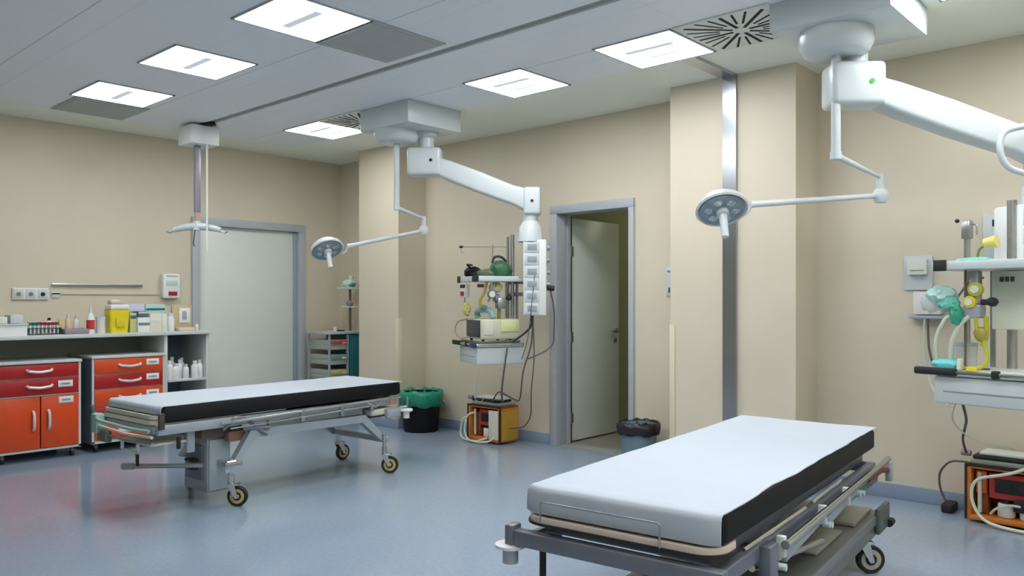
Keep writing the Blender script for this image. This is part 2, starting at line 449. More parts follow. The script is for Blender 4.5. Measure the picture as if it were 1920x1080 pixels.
for s in (-1, 1):
    e = c0 + R_ * (s * .21) + Vector((0, 0, -.03))
    G().tube([e, e + R_ * (s * .035) + Vector((0, 0, -.015)), e + R_ * (s * .06) + Vector((0, 0, .0))], .009, 8, round_=.01).done('hook', frame_m, t)
G().cyl((3.416, 6.731, 2.655), (3.416, 6.731, 1.86), .009, seg=10).cyl((3.416, 6.731, 1.88), (3.416, 6.731, 1.70), .017, seg=12).done('hand_control', offw_m, t)
G().tube([(3.34, 6.80, 1.90), (3.325, 6.80, 1.78), (3.335, 6.80, 1.755)], .006, 8).done('sling_clip', cable_m, t)

# ------------------------------------------------------------------ examination lamps
def exam_lamp(ax, elbow, head, tilt, label):
    # ax: (x,y) of drop tube; elbow, head: world points
    t = thing('examination_lamp', label, 'lamp', (ax[0], ax[1], 2.68), 'white swing arm examination lamps')
    zb = 2.04
    G().lathe([(0, 2.565), (.14, 2.565), (.165, 2.58), (.185, 2.62), (.185, 2.70), (0, 2.70)], (ax[0], ax[1], 0), 36).done('canopy', white_m, t)
    G().cyl((ax[0], ax[1], 2.57), (ax[0], ax[1], zb), .024).cyl((ax[0], ax[1], zb + .02), (ax[0], ax[1], zb - .02), .029).done('drop_tube', white_m, t)
    e = Vector(elbow); a = Vector((ax[0], ax[1], zb))
    G().tube([a, a + (e + Vector((0, 0, .10)) - a) * .5, e + Vector((0, 0, .10))], .016, 12, radii=[.019, .015, .011]).done('upper_arm', white_m, t)
    G().cyl(e + Vector((0, 0, .12)), e + Vector((0, 0, .03)), .022).lathe([(0, -.045), (.03, -.04), (.042, -.015), (.042, .015), (.03, .035), (0, .045)], e, 22).done('elbow_joint', white_m, t)
    h = Vector(head)
    dirh = (h - e); dh = Vector((dirh.x, dirh.y, 0)).normalized()
    st = h - dh * .17 + Vector((0, 0, .015))
    G().tube([e, e + (st - e) * .97, st], .016, 12, radii=[.014, .018, .020]).done('lower_arm', white_m, t)
    yk = st
    G().tube([yk, yk + Vector((0, 0, -.04)) + dh * .01, h - dh * .125 + Vector((0, 0, -.045))], .009, 10, round_=.03).done('yoke', white_m, t)
    R = Matrix.Rotation(math.radians(-47.8), 3, 'Z') @ Matrix.Rotation(math.radians(tilt[1]), 3, 'Y') @ Matrix.Rotation(math.radians(tilt[0]), 3, 'X')
    G().lathe([(0, .062), (.04, .060), (.09, .045), (.125, .012), (.138, -.022), (.130, -.030), (.120, -.020), (.0, .03)], h, 36, R, close=False).done('lamp_shell', white_m, t)
    gl = G().lathe([(0, -.034), (.08, -.034), (.118, -.028), (.118, -.01), (0, -.01)], h, 36, R)
    rf = gl.done('lamp_glass', lamp_m, t)
    g = G()
    for k in range(6):
        a_ = k * math.pi / 3
        p = h + R @ Vector((math.cos(a_) * .07, math.sin(a_) * .07, -.033))
        g.lathe([(0, -.006), (.018, -.005), (.024, 0), (0, .002)], p, 14, R)
    g.done('reflector', chrome_m, t)
    p0 = h + R @ Vector((0, 0, -.03)); p1 = h + R @ Vector((0, 0, -.06)); p2 = p1 + (R @ Vector((0, 0, -1)) * .6 + Vector((0, 0, -.4))).normalized() * .125
    G().tube([p0, p1, p1, p2], .02, 14, radii=[.034, .034, .022, .019]).done('handle', white_m, t)
    return t
exam_lamp((4.22, 5.10), (4.536, 5.121, 1.875), (3.832, 5.526, 1.71), (-28, -24), 'far examination lamp, head tilted, in front of the closed door corner')
exam_lamp((4.255, 1.555), (4.68, 1.464, 1.865), (3.862, 2.008, 1.775), (-34, 0), 'near examination lamp hanging in front of the steel duct column')

# ------------------------------------------------------------------ ceiling pendants
def pendant(bx, by, zb, ax, end, zend, fr, wid, label, dot, poles, far, cx0=-.06, cx1=.13):
    # bx,by: x and y extents of the ceiling housing; ax: pivot; end: console axis; fr: frame of the shelf unit
    t = thing('supply_pendant', label, 'medical pendant', (ax[0], ax[1], CEIL), 'ceiling supply pendants')
    G().box(bx[0], bx[1], by[0], by[1], zb, CEIL, .006).done('ceiling_housing', white_m, t)
    G().cyl((ax[0], ax[1], zb + .01), (ax[0], ax[1], 2.50), .065).lathe([(.10, zb), (.10, zb - .03), (.065, zb - .05)], (ax[0], ax[1], 0), 30, close=False).done('drop_column', white_m, t)
    d = Vector((end[0] - ax[0], end[1] - ax[1], 0)); L = d.length; d.normalize()
    ang = math.degrees(math.atan2(d.y, d.x))
    m = FR(ax[0], ax[1], ang)
    zs = 2.42
    jb = G(m).box(-.15, .13, -.095, .095, zs - .115, zs + .115, .028, 3).done('shoulder_joint', white_m, t)
    cv = G(m).cyl((.05, -.094, zs + .005), (.05, -.100, zs + .005), .013, seg=14).done('brake_light', dot, jb)
    # sloping arm: rounded box section
    sl = (zend - zs) / L
    g = G(m)
    secs = [(.10, .075, .072), (.20, .083, .074), (L * .5, .088, .072), (L - .14, .080, .066), (L - .02, .098, .064)]
    prev = None
    for (x, hh, ww) in secs:
        zc = zs + sl * x
        cur = []
        for (yy, zz) in rrect(-ww, ww, zc - hh, zc + hh, .025, 3):
            cur.append(g.bm.verts.new(g.m @ Vector((x, yy, zz))))
        if prev:
            n = len(cur)
            for k in range(n): g.bm.faces.new((prev[k], prev[(k + 1) % n], cur[(k + 1) % n], cur[k]))
        else: g.bm.faces.new(cur)
        prev = cur
    g.bm.faces.new(list(reversed(prev)))
    g.done('arm', white_m, t)
    ej = G(m).box(L - .055, L + .085, -.085, .085, zend - .11, zend + .115, .022, 3).done('end_joint', white_m, t)
    G(m).cyl((L + .015, -.084, zend), (L + .015, -.089, zend), .012, seg=14).done('pivot_cap', dark_m, ej)
    e0 = (end[0], end[1])
    G().cyl((e0[0], e0[1], zend - .10), (e0[0], e0[1], 1.90), .062).lathe([(.062, 1.93), (.095, 1.88), (.105, 1.76)], (e0[0], e0[1], 0), 30, close=False).done('console_column', white_m, t)
    # console, a box column of outlet plates
    cm = FR(e0[0], e0[1], far)
    con = G(cm).box(cx0, cx1, -.09, .09, 1.155, 1.775, .012).done('console', white2_m, t)
    for k in range(6):
        z1 = 1.755 - k * .1
        pl = G(cm).box(cx0 + .01, cx0 + .13, -.097, -.088, z1 - .088, z1, .004).done('outlet_plate', white_m, con)
        G(cm).box(cx0 + .035, cx0 + .11, -.101, -.096, z1 - .066, z1 - .018, .002).done('outlet', mat('grey_outlet', (150, 160, 162), .4), pl)
    for k in range(4):
        z1 = 1.755 - k * .1
        pl = G(cm).box(cx1 - .002, cx1 + .006, -.06, .04, z1 - .088, z1, .004).done('outlet_plate', white_m, con)
        G(cm).cyl((cx1 + .006, -.01, z1 - .045), (cx1 + .028, -.01, z1 - .045), .02, seg=14).done('gas_socket', frame_m, pl)
    G(cm).cyl((cx1, -.04, 1.385), (cx1 + .065, -.05, 1.375), .024, .02, seg=14).done('gas_plug', rubber_m, con)
    # shelf unit carried by the console
    W = wid / 2
    G(fr).box(-W, W, 0, .40, 1.435, 1.455, .004).done('upper_shelf', white_m, t)
    rl = G(fr).box(-W, W, -.018, .0, 1.435, 1.478, .004).done('shelf_rail', white_m, t)
    G(fr).box(-W + .01, -W + .075, -.026, -.016, 1.428, 1.485, .004).done('rail_clamp', rubber_m, rl)
    G(fr).box(W - .05, W + .02, -.028, .01, 1.432, 1.482, .006).done('rail_clamp', rubber_m, rl)
    G(fr).box(W, W + .018, 0, .36, 1.435, 1.478, .004).done('shelf_rail', white_m, t)
    G(fr).box(-W, W, 0, .42, .895, .925, .006).done('work_tray', offw_m, t)
    r2 = G(fr).tube([(-W - .04, -.03, .918), (W + .025, -.03, .918), (W + .025, .40, .918)], .011, 10, round_=.03).done('handle_rail', chrome_m, t)
    G(fr).box(-W - .08, -W + .13, -.045, -.012, .900, .938, .01).done('black_grip', rubber_m, r2, 'black grip with a green mark')
    G(fr).box(.04, .075, -.045, -.012, .900, .938, .006).done('rail_clamp', rubber_m, r2)
    G(fr).box(W - .06, W + .035, -.045, -.01, .896, .935, .008).done('black_grip', mat('navy_plastic', (40, 46, 84), .4), r2)
    dr = G(fr).box(-W, W, .0, .42, .755, .893, .012).done('drawer', white_m, t)
    G(fr).box(-W + .05, W - .05, -.004, .004, .815, .823, .002).done('handle', frame_m, dr)
    g = G(fr)
    for px, py, r, z1 in poles:
        g = G(fr).cyl((px, py, .925), (px, py, z1), r, seg=16)
        g.done('pole', steel_m, t)
    bc = fr.inverted() @ Vector((e0[0], e0[1], 0))
    for z in (1.40, 1.30): G(fr).tube([(0, .38, z + .03), (bc.x * .6, .40, z + .03), (bc.x, bc.y, z + .03)], .016, 10, round_=.02).done('bracket', steel_m, t)
    g = G(fr)
    for px in (-.12, .12): g.box(px - .012, px + .012, .385, .40, .90, 1.44)
    g.done('bracket', steel_m, t)
    return t
FR1 = FR(4.698, 4.752, -115.8)
FR2 = FR(4.455, .905, -100.4)
green_dot = mat('green_indicator', (40, 150, 60), .4, emit=(60, 220, 90), es=.3)
pendant((4.03, 4.60), (4.735, 5.34), 2.663, (4.42, 4.96), (4.972, 4.30), 2.09, FR1, .45,
        'far ceiling supply pendant with shelves, left of the open door', dark_m, [(.0, .36, .012, 1.82), (.10, .36, .017, 1.83)], -48)
PN2 = pendant((4.03, 4.64), (1.215, 1.82), 2.69, (4.38, 1.50), (5.03, .76), 2.076, FR2, .50,
        'near ceiling supply pendant with thick arm reaching past the right edge', green_dot, [(-.02, .37, .024, 1.80), (-.23, .345, .016, 1.70)], -35, -.22, .06)
# white grab handle at the end of the near arm
g = G().tube([(4.86, .70, 2.19), (4.70, .70, 2.165), (4.551, .859, 2.117), (4.545, .862, 2.0), (4.575, .83, 1.93), (4.66, .72, 1.89), (4.82, .66, 1.93), (4.92, .70, 2.0)], .016, 12, round_=.06)
g.done('grab_handle', white_m, PN2)

# ------------------------------------------------------------------ stretchers
def caster(m, x, y, yaw, zt, parent, r=.063, hub=brass_m, hr=.80):
    mm = m @ Matrix.Translation((x, y, 0)) @ Matrix.Rotation(math.radians(yaw), 4, 'Z')
    c = G(mm).cyl((0, 0, 2 * r + .02), (0, 0, zt), .013, seg=12).box(-.02, .05, -.028, .028, 2 * r + .005, 2 * r + .02, .003).cyl((0, 0, 2 * r + .02), (0, 0, 2 * r + .07), .02, seg=14)
    for s in (-1, 1):
        c.prism([(-.02, 2 * r + .01), (.03, 2 * r + .01), (.05, r - .01), (.03, r - .012)], 'y', s * .024, s * .029)
    fork = c.done('caster_fork', chrome_m, parent, angle=50)
    R = Matrix.Rotation(math.radians(90), 3, 'X')
    tyre = [(r * .74, -.014), (r * .92, -.016), (r, -.009), (r, .009), (r * .92, .016), (r * .74, .014)]
    G(mm).lathe(tyre, (.04, 0, r), 30, R).done('caster_wheel', rubber_m, fork)
    G(mm).lathe([(0, -.020), (.012, -.020), (.014, -.013), (r * .70, -.0155), (r * .75, -.010), (r * .75, .010), (r * .70, .0155), (.014, .013), (.012, .020), (0, .020)], (.04, 0, r), 26, R).done('wheel_hub', hub, fork)
    return fork

def sheet(m, Lg, Wd, zt, parent, drop_end=.065):
    # paper sheet: lies on the mattress, hangs over the head end and the far side, ends at the near top edge
    from mathutils import noise
    g = G(m)
    us = [(-.013, drop_end), (-.013, drop_end * .6), (-.012, .02), (-.006, .006), (.004, .0)]
    n = 46
    us += [(.01 + (Lg - .005) * k / n, 0) for k in range(1, n + 1)]
    vs = [(.0, .0)] + [(Wd * k / 14, 0) for k in range(1, 14)] + [(Wd - .006, 0), (Wd + .004, .006), (Wd + .010, .02), (Wd + .012, .045), (Wd + .012, .07)]
    top, bot = [], []
    for i, (u, du) in enumerate(us):
        ra, rb = [], []
        for j, (v, dv) in enumerate(vs):
            ww = noise.noise(Vector((u * 3.1, v * 2.5, 4))) * .004 + noise.noise(Vector((u * 9, v * 6, 1))) * .0018
            vv, uu = v, u
            if j == 0:
                vv = .001 + .012 * max(0, noise.noise(Vector((u * 3.3, 0, 9))) + .15) + .006 * noise.noise(Vector((u * 9, 2, 9)))
                ww = 0
            if dv > .03: vv += .006 * noise.noise(Vector((u * 7, 3, 2)))
            # rounded plan corners at the head end
            if u < .05:
                c_ = .05
                for side in (0, 1):
                    q = (c_ - vv) if side == 0 else (vv - (Wd - c_))
                    if q > 0: uu = max(uu, uu + (c_ - math.sqrt(max(0, c_ * c_ - min(q, c_) ** 2))) * .45)
            z = zt + .0015 - max(du, dv) + (ww if max(du, dv) < .01 else 0)
            ra.append(g.bm.verts.new(g.m @ Vector((uu, vv, z + .002))))
            off = -.0015
            rb.append(g.bm.verts.new(g.m @ Vector((uu + (.003 if du > .015 else 0), vv - (.003 if dv > .015 else 0), z + off))))
        top.append(ra); bot.append(rb)
    I, J = len(us), len(vs)
    for i in range(I - 1):
        for j in range(J - 1):
            g.bm.faces.new((top[i][j], top[i + 1][j], top[i + 1][j + 1], top[i][j + 1]))
            g.bm.faces.new((bot[i][j], bot[i][j + 1], bot[i + 1][j + 1], bot[i + 1][j]))
    for i in range(I - 1):
        for j in (0, J - 1): g.bm.faces.new((top[i][j], bot[i][j], bot[i + 1][j], top[i + 1][j]))
    for j in range(J - 1):
        for i in (0, I - 1): g.bm.faces.new((top[i][j], top[i][j + 1], bot[i][j + 1], bot[i][j]))
    return g.done('paper_sheet', sheet_m, parent, loc=None if parent is not None else None, angle=60)

def mattress(m, Lg, Wd, z0, z1, parent):
    g = G(m); pts = []
    prof = [(0.012, z0), (0, z0 + .012), (0, z1 - .014), (.005, z1 - .004), (.014, z1)]
    prev = None
    for ins, z in prof:
        cur = [g.bm.verts.new(g.m @ Vector((x, y, z))) for x, y in rrect(ins, Lg - ins, ins, Wd - ins, .05, 6)]
        if prev:
            n = len(cur)
            for k in range(n): g.bm.faces.new((prev[k], prev[(k + 1) % n], cur[(k + 1) % n], cur[k]))
        else: g.bm.faces.new(list(reversed(cur)))
        prev = cur
    g.bm.faces.new(prev)
    mt = g.done('mattress', black_m, parent)
    return mt

LG, WD = 1.966, .675
# --- near stretcher (right foreground)
m2 = FR(2.09, 1.085, 5.86)
t = thing('stretcher', 'near hospital stretcher with white sheet and dark base platform, right foreground', 'stretcher', (3.0, 1.5, 0), 'patient stretchers')
mattress(m2, LG, WD, .566, .660, t)
s_ = sheet(m2, LG, WD, .661, t, .088)
# board shows at the head end only; its sides sit under the mattress
def head_outline(o):
    # full width with round corners at the head end, drawn in under the mattress along the sides
    return [p for p in [(LG - .03, .05 - o), (LG - .03, WD - .05 + o)]] + [(.26, WD - .05 + o), (.16, WD + .012 + o)] + [(x, y) for x, y in rrect(-.028 - o, .5, -.004 - o, WD + .012 + o, .085, 7) if x < .06][0:] + [(.10, -.004 - o), (.22, .05 - o)]
bd = G(m2).prism(head_outline(0), 'z', .549, .566).done('deck_board', beige_m, t, 'beige board under the mattress')
G(m2).prism(head_outline(.005), 'z', .541, .549).done('edge_band', rubber_m, bd)
G(m2).box(.04, LG - .05, .05, WD - .05, .50, .541, .006).done('deck_pan', frame2_m, t)
# wire sheet retainer at head end
G(m2).tube([(-.040, .60, .560), (-.040, .60, .622), (-.040, .175, .622), (-.040, .175, .550)], .0036, 8, round_=.012).done('wire_guard', steel_m, t)
# end cross bar with round bumper
G(m2).box(-.045, .0, -.02, .735, .462, .514, .006).done('end_bar', frame2_m, t)
G(m2).box(-.05, .005, .705, .74, .456, .530, .008).done('bar_cap', frame2_m, t)
bp_ = G(m2).lathe([(0, .442), (.035, .442), (.052, .448), (.052, .458), (.035, .464), (0, .464)], (-.02, .735, 0), 28).done('corner_bumper', white2_m, t)
G(m2).lathe([(0, .395), (.027, .395), (.027, .442), (0, .442)], (-.02, .735, 0), 20).done('bumper_stub', frame_m, bp_)
# side beams
G(m2).box(.0, 1.93, -.005, .03, .455, .503, .005).done('side_beam', frame2_m, t)
G(m2).box(.0, 1.93, .645, .68, .455, .503, .005).done('side_beam', frame2_m, t)
G(m2).box(1.90, 1.93, .03, .645, .455, .503, .005).done('end_bar', frame2_m, t)
# folded chrome side rail
sr = G(m2).tube([(.40, -.055, .492), (1.96, -.055, .520)], .0145, 12).done('side_rail', chrome_m, t)
G(m2).tube([(.12, -.02, .540), (.70, -.03, .545)], .0065, 8).done('thin_rail', chrome_m, sr)
G(m2).tube([(.78, -.03, .548), (1.18, -.03, .556)], .0065, 8).done('thin_rail', chrome_m, sr)
for u in (.41, .89, 1.24): G(m2).box(u, u + .022, -.05, -.02, .445, .515, .004).done('rail_clip', offw_m, sr)
for u0, u1 in ((.44, .92), (.92, 1.39)):
    G(m2).prism([(u0, .425), (u0, .462), (u1, .505), (u1, .465)], 'y', -.045, -.03).done('folding_link', frame_m, t)
G(m2).box(.30, .38, -.04, .0, .39, .505, .006).done('rail_bracket', frame2_m, t)
for u, z in ((.40, .42), (.92, .44), (.96, .43), (1.40, .46), (1.47, .45)): G(m2).cyl((u, -.058, z), (u, -.03, z), .012, seg=12).done('knob', white_m, t)
G(m2).tube([(.30, .02, .43), (1.10, .02, .32)], .012, 10).done('gas_spring', chrome_m, t)
G(m2).box(1.34, 1.72, -.012, .0, .415, .47, .004).box(1.34, 1.72, .0, .10, .415, .43, .004).done('oxygen_bracket', mat('green_bracket', (52, 138, 104), .4), t, 'green bracket')
G(m2).tube([(1.74, -.01, .455), (1.92, -.03, .47), (2.02, -.04, .455)], .014, 10, round_=.03).done('red_lever', mat('dull_red_lever', (128, 44, 50), .45), t, 'dull red lever')
G(m2).box(2.01, 2.04, -.06, -.03, .40, .50, .006).done('push_handle', frame_m, t)
G(m2).box(1.66, 2.01, .0, .04, .395, .44, .008).done('handle_bracket', frame2_m, t)
# base platform
bs = G(m2).box(.14, 2.02, -.02, .56, .165, .255, .012).done('base_platform', base_m, t)
G(m2).box(.14, 2.02, -.028, -.012, .225, .268, .006).done('platform_edge', mat('grey_edge_rail', (120, 122, 122), .4, .1), bs)
G(m2).box(.08, .16, .05, .42, .19, .36, .006).done('hydraulic_box', mat('dark_hydraulic_box', (62, 64, 58), .45, .3, noise=.4, scale=14), t)
G(m2).box(.072, .080, .05, .42, .340, .362, .002).done('box_trim', steel_m, t)
for u in (.50, 1.45): G(m2).cyl((u, .30, .25), (u, .30, .505), .05, seg=24).done('lift_column', frame_m, t)
G(m2).box(1.62, 1.96, .02, .52, .257, .275, .005).done('tank_tray', mat('pale_olive_tray', (156, 154, 138), .45), t)
G(m2).box(1.10, 1.50, .04, .52, .257, .268, .005).done('tank_tray', mat('pale_olive_tray', (156, 154, 138), .45), t)
G(m2).cyl((.02, .63, .02), (.02, .63, .46), .0115, seg=12).done('drip_pole', rubber_m, t)
for u, v, y in ((1.80, .03, -54), (1.86, .50, 30), (.30, .10, 200), (.30, .50, 160)):
    caster(m2, u, v, y, .18, t, r=.066, hub=mat('pale_caster_hub', (170, 168, 150), .4))
G(m2).box(1.83, 2.05, -.045, -.02, .18, .30, .01).done('brake_cover', mat('dark_brake_cover', (86, 90, 86), .45), t)
G(m2).cyl((2.0, -.05, .20), (2.06, -.05, .20), .018, seg=12).done('brake_pedal', rubber_m, t)

# --- far stretcher (left)
LG, WD = 1.89, .678
m1 = FR(2.06, 4.615, 2.6)
mc = m1 @ Matrix.Translation((.09, 0, 0))
t = thing('stretcher', 'far hospital stretcher with white sheet in front of the red cabinets', 'stretcher', (3.0, 5.0, 0), 'patient stretchers')
mattress(m1, LG, WD, .562, .658, t)
sheet(m1, LG, WD, .659, t, .045)
bd = G(m1).prism(rrect(-.03, .9, .03, WD + .005, .05, 6), 'z', .585, .608).prism(rrect(-.035, .9, .03, WD + .01, .05, 6), 'z', .552, .578).done('deck_board', cream_m, t, 'cream boards under the head of the mattress')
G(m1).prism(rrect(-.032, .88, .028, WD + .008, .05, 6), 'z', .578, .585).done('edge_band', mat('brown_edge', (130, 112, 92), .5), bd)
G(m1).box(-.02, .50, -.012, .03, .495, .552, .005).done('head_frame', frame_m, t)
G(m1).box(-.03, .01, .03, .70, .500, .545, .005).done('head_frame', frame_m, t)
G(m1).box(-.022, .012, -.03, -.012, .53, .625, .004).done('sheet_peg', mat('dark_grey_peg', (66, 62, 62), .5), t)
G(m1).box(.50, 1.86, .03, .07, .490, .545, .006).done('side_beam', frame_m, t)
G(m1).box(.2, 1.86, .62, .66, .490, .545, .006).done('side_beam', frame_m, t)
G(m1).box(1.83, 1.86, .07, .62, .490, .545, .006).done('end_bar', frame_m, t)
G(m1).box(.45, 1.86, .07, .62, .515, .54, .004).done('deck_pan', frame2_m, t)
sr = G(m1).tube([(.36, -.035, .525), (1.83, -.035, .555)], .0105, 10).done('side_rail', chrome_m, t)
G(m1).tube([(.42, -.04, .487), (.94, -.04, .50)], .006, 8).done('thin_rail', chrome_m, sr)
G(m1).tube([(.94, -.04, .50), (1.6, -.035, .515)], .006, 8).done('thin_rail', chrome_m, sr)
for u in (.94, 1.27, 1.54): G(m1).box(u, u + .03, -.045, -.025, .47, .555, .004).done('rail_clip', steel_m, sr)
G(m1).box(.72, 1.50, .0, .03, .455, .50, .004).done('slide_plate', mat('green_grey_plate', (128, 136, 134), .4, .3), t)
# mechanism near the head column
G(mc).box(.22, .50, .10, .42, .42, .49, .006).done('lift_carriage', mech_m, t)
G(mc).box(.38, .50, .06, .12, .385, .45, .008).done('release_lever', mat('copper_brown', (150, 112, 94), .45), t)
G(mc).tube([(.30, -.01, .48), (.38, -.03, .555), (.46, -.02, .53), (.54, -.01, .46), (.60, -.03, .42)], .012, 8, round_=.03).done('brake_linkage', frame2_m, t)
G(mc).tube([(.44, .0, .47), (.62, -.02, .46)], .016, 8).done('brake_linkage', frame2_m, t)
G(mc).box(.29, .45, .16, .44, .065, .425, .008).done('hydraulic_column', frame_m, t)
G(mc).box(.30, .445, .148, .160, .075, .40, .006).done('front_cover', mat('pale_blue_grey_cover', (182, 196, 202), .35, .1), t)
G(mc).box(.275, .29, .20, .40, .14, .36, .004).done('side_plate', frame2_m, t)
for z in (.265, .215): G(mc).box(.235, .28, .24, .34, z - .008, z + .008, .003).done('pedal_bracket', rubber_m, t)
G().tube([(2.43, 4.83, .235), (2.105, 5.16, .235)], .015, 12).cyl((2.125, 5.14, .235), (2.075, 5.19, .235), .021, seg=14).done('foot_bar', frame_m, t)
# head end fittings
G(m1).tube([(-.05, .04, .52), (-.09, .20, .525), (-.10, .60, .54), (-.05, .74, .56)], .011, 10, round_=.06).done('push_bar', mat('mint_grey_bar', (160, 186, 176), .35, .1), t)
G(m1).tube([(-.04, .02, .485), (-.07, .30, .485), (-.07, .70, .50)], .009, 10, round_=.05).done('push_bar', cream_m, t)
G(m1).tube([(-.03, .04, .445), (-.06, .30, .44), (-.05, .60, .45)], .008, 10, round_=.05).done('push_bar', steel_m, t)
G(m1).box(-.03, .20, .06, .42, .425, .440, .003).done('drip_tray', cream_m, t)
G(m1).box(-.05, -.035, .18, .20, .37, .43, .002).box(-.05, -.035, .38, .40, .37, .43, .002).box(-.05, -.035, .18, .40, .37, .385, .002).done('tray_bracket', offw_m, t)
G(m1).cyl((-.04, .20, .30), (-.04, .20, .385), .010, seg=10).done('peg', rubber_m, t)
G(m1).cyl((.12, .02, .40), (.12, .02, .47), .012, seg=10).done('peg', rubber_m, t)
G(m1).box(.19, .24, .05, .09, .36, .50, .004).done('link_post', frame_m, t)
G(m1).tube([(-.06, .72, .50), (-.08, .72, .62)], .010, 8).done('hook_post', mat('green_post', (96, 118, 92), .5), t)
G(m1).box(-.09, -.03, .64, .72, .45, .57, .01).done('clamp_block', mat('mint_clamp', (150, 190, 180), .5), t)
G(m1).box(-.07, -.03, .55, .68, .40, .47, .008).done('clamp_block', mat('dull_green_clamp', (112, 122, 96), .5), t)
# chassis
for v in (-.01, .58):
    poly = [(.345, .235), (.39, .235), (.535, .405), (1.40, .395), (1.60, .225), (1.66, .225), (1.43, .447), (.50, .462)]
    G(mc).prism(poly, 'y', v, v + .05).done('chassis_beam', frame_m, t)
G(mc).box(1.60, 1.65, -.02, .62, .225, .26, .004).done('cross_member', frame_m, t)
G(mc).box(.35, .39, -.01, .60, .235, .27, .004).done('cross_member', frame_m, t)
G(mc).cyl((1.30, .30, .40), (1.30, .30, .515), .04, seg=20).done('pivot_post', steel_m, t)
for u, v, y, zt in ((.355, -.01, -50, .30), (1.60, -.02, -50, .29), (1.68, .62, 0, .27), (.42, .60, 60, .27)):
    caster(mc, u, v, y, zt, t)
G(mc).box(.30, .42, -.035, -.015, .215, .28, .005).cyl((.31, -.03, .275), (.37, -.03, .275), .014, seg=10).done('brake_pedal', chrome_m, t)
# foot end fittings
G(m1).box(1.60, 1.85, .02, .36, .425, .47, .01).done('storage_box', cream_m, t)
G(m1).box(1.45, 1.83, .08, .46, .40, .425, .004).done('box_shelf', cable_m, t)
G(m1).tube([(1.86, .0, .47), (1.91, -.03, .47), (1.91, -.03, .545)], .008, 8, round_=.02).done('hook_post', steel_m, t)
cb = G(m1).lathe([(0, .435), (.045, .435), (.05, .445), (.045, .455), (0, .455)], (1.90, -.03, 0), 22).done('corner_bumper', white2_m, t)
G(m1).lathe([(0, .385), (.024, .385), (.024, .435), (0, .435)], (1.90, -.03, 0), 16).done('bumper_stub', white2_m, cb)
G(m1).box(1.72, 1.86, -.02, .02, .40, .47, .01).done('bumper_block', frame_m, t)
G(m1).tube([(1.50, -.03, .545), (1.58, -.05, .50), (1.65, -.03, .54)], .010, 8, round_=.02).done('rail_latch', steel_m, t)
G(m1).box(1.74, 1.77, -.032, -.02, .50, .545, .003).done('latch_tab', pink_m, t)

# ------------------------------------------------------------------ counter with open shelf, against wall_left
t = thing('counter', 'long grey-green built-in counter along the far wall with open end shelf', 'counter', (2.6, 7.35, 0))
G().box(-.2, 3.63, 7.05, 7.645, .968, .998, .004).done('worktop', cabw_m, t)
G().box(3.195, 3.225, 7.08, 7.64, .0, .967, .003).done('side_panel', cabw_m, t)
G().box(3.585, 3.612, 7.08, 7.64, .0, .967, .003).done('side_panel', cabw_m, t)
G().box(-.2, 3.195, 7.60, 7.62, .1, .967).done('back_panel', cabg_m, t)
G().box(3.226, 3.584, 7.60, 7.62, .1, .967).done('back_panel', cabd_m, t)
G().box(3.226, 3.584, 7.07, 7.60, .545, .567, .003).done('shelf', cabw_m, t)
G().box(-.2, -.17, 7.08, 7.64, 0, .967).done('side_panel', cabw_m, t)

pull_m = mat('pale_silver_pull', (222, 222, 220), .3, .3)
def pull(m, x0, x1, z, y, parent):
    G(m).tube([(x0, y, z + .012), (x0 + .01, y - .022, z + .002), ((x0 + x1) / 2, y - .03, z - .008), (x1 - .01, y - .022, z + .002), (x1, y, z + .012)], .011, 8, round_=.02).done('handle', pull_m, parent)
def vpull(m, x, z0, z1, y, parent):
    G(m).tube([(x, y, z0), (x, y - .026, z0 + .02), (x, y - .032, (z0 + z1) / 2), (x, y - .026, z1 - .02), (x, y, z1)], .011, 8, round_=.02).done('handle', pull_m, parent)
def cab_label(m, x, z, y, parent):
    lb = G(m).box(x - .055, x + .055, y - .003, y, z - .026, z + .026, .001).done('label_card', white2_m, parent)
    G(m).box(x - .032, x + .032, y - .0045, y - .002, z - .008, z + .006).done('print', mat('teal_print', (110, 160, 160), .6), lb)
YF = 7.05
I4 = Matrix.Identity(4)
def castors_small(x0, x1, t):
    for x in (x0 + .05, x1 - .05):
        for y in (YF + .06, YF + .46):
            c = G().cyl((x, y, .055), (x, y, .078), .012, seg=10).box(x - .012, x + .012, y - .02, y + .02, .04, .06, .003).done('caster_fork', frame2_m, t)
            G().lathe([(0, -.012), (.022, -.012), (.025, -.008), (.025, .008), (.022, .012), (0, .012)], (x, y, .025), 18, Matrix.Rotation(math.radians(90), 3, 'Y')).done('caster_wheel', rubber_m, c)
# cabinet A: two red drawers over two orange doors
x0, x1 = 1.885, 2.49
t = thing('drawer_cabinet', 'red and orange rolling cabinet with two drawers above two doors, cut by left edge', 'cabinet', ((x0 + x1) / 2, 7.3, 0), 'rolling cabinets under the counter')
g = G().box(x0, x0 + .018, YF, 7.56, .075, .79).box(x1 - .018, x1, YF, 7.56, .075, .79).box(x0, x1, 7.54, 7.56, .075, .79).box(x0, x1, YF, 7.56, .078, .096)
g.box(x0, x1, YF + .004, YF + .02, .655, .665).box(x0, x1, YF + .004, YF + .02, .515, .525)
g.done('body', cabw_m, t)
G().box(x0 - .006, x1 + .006, YF - .012, 7.57, .775, .797, .003).done('top', cabw_m, t)
for z0, z1, k in ((.662, .768, 0), (.528, .652, 1)):
    dr = G().box(x0 + .02, x1 - .02, YF - .006, YF + .02, z0, z1, .003).done('drawer', red_m, t)
    pull(I4, 2.09, 2.27, (z0 + z1) / 2, YF - .006, dr)
    if k: cab_label(I4, 2.37, (z0 + z1) / 2 + .015, YF - .006, dr)
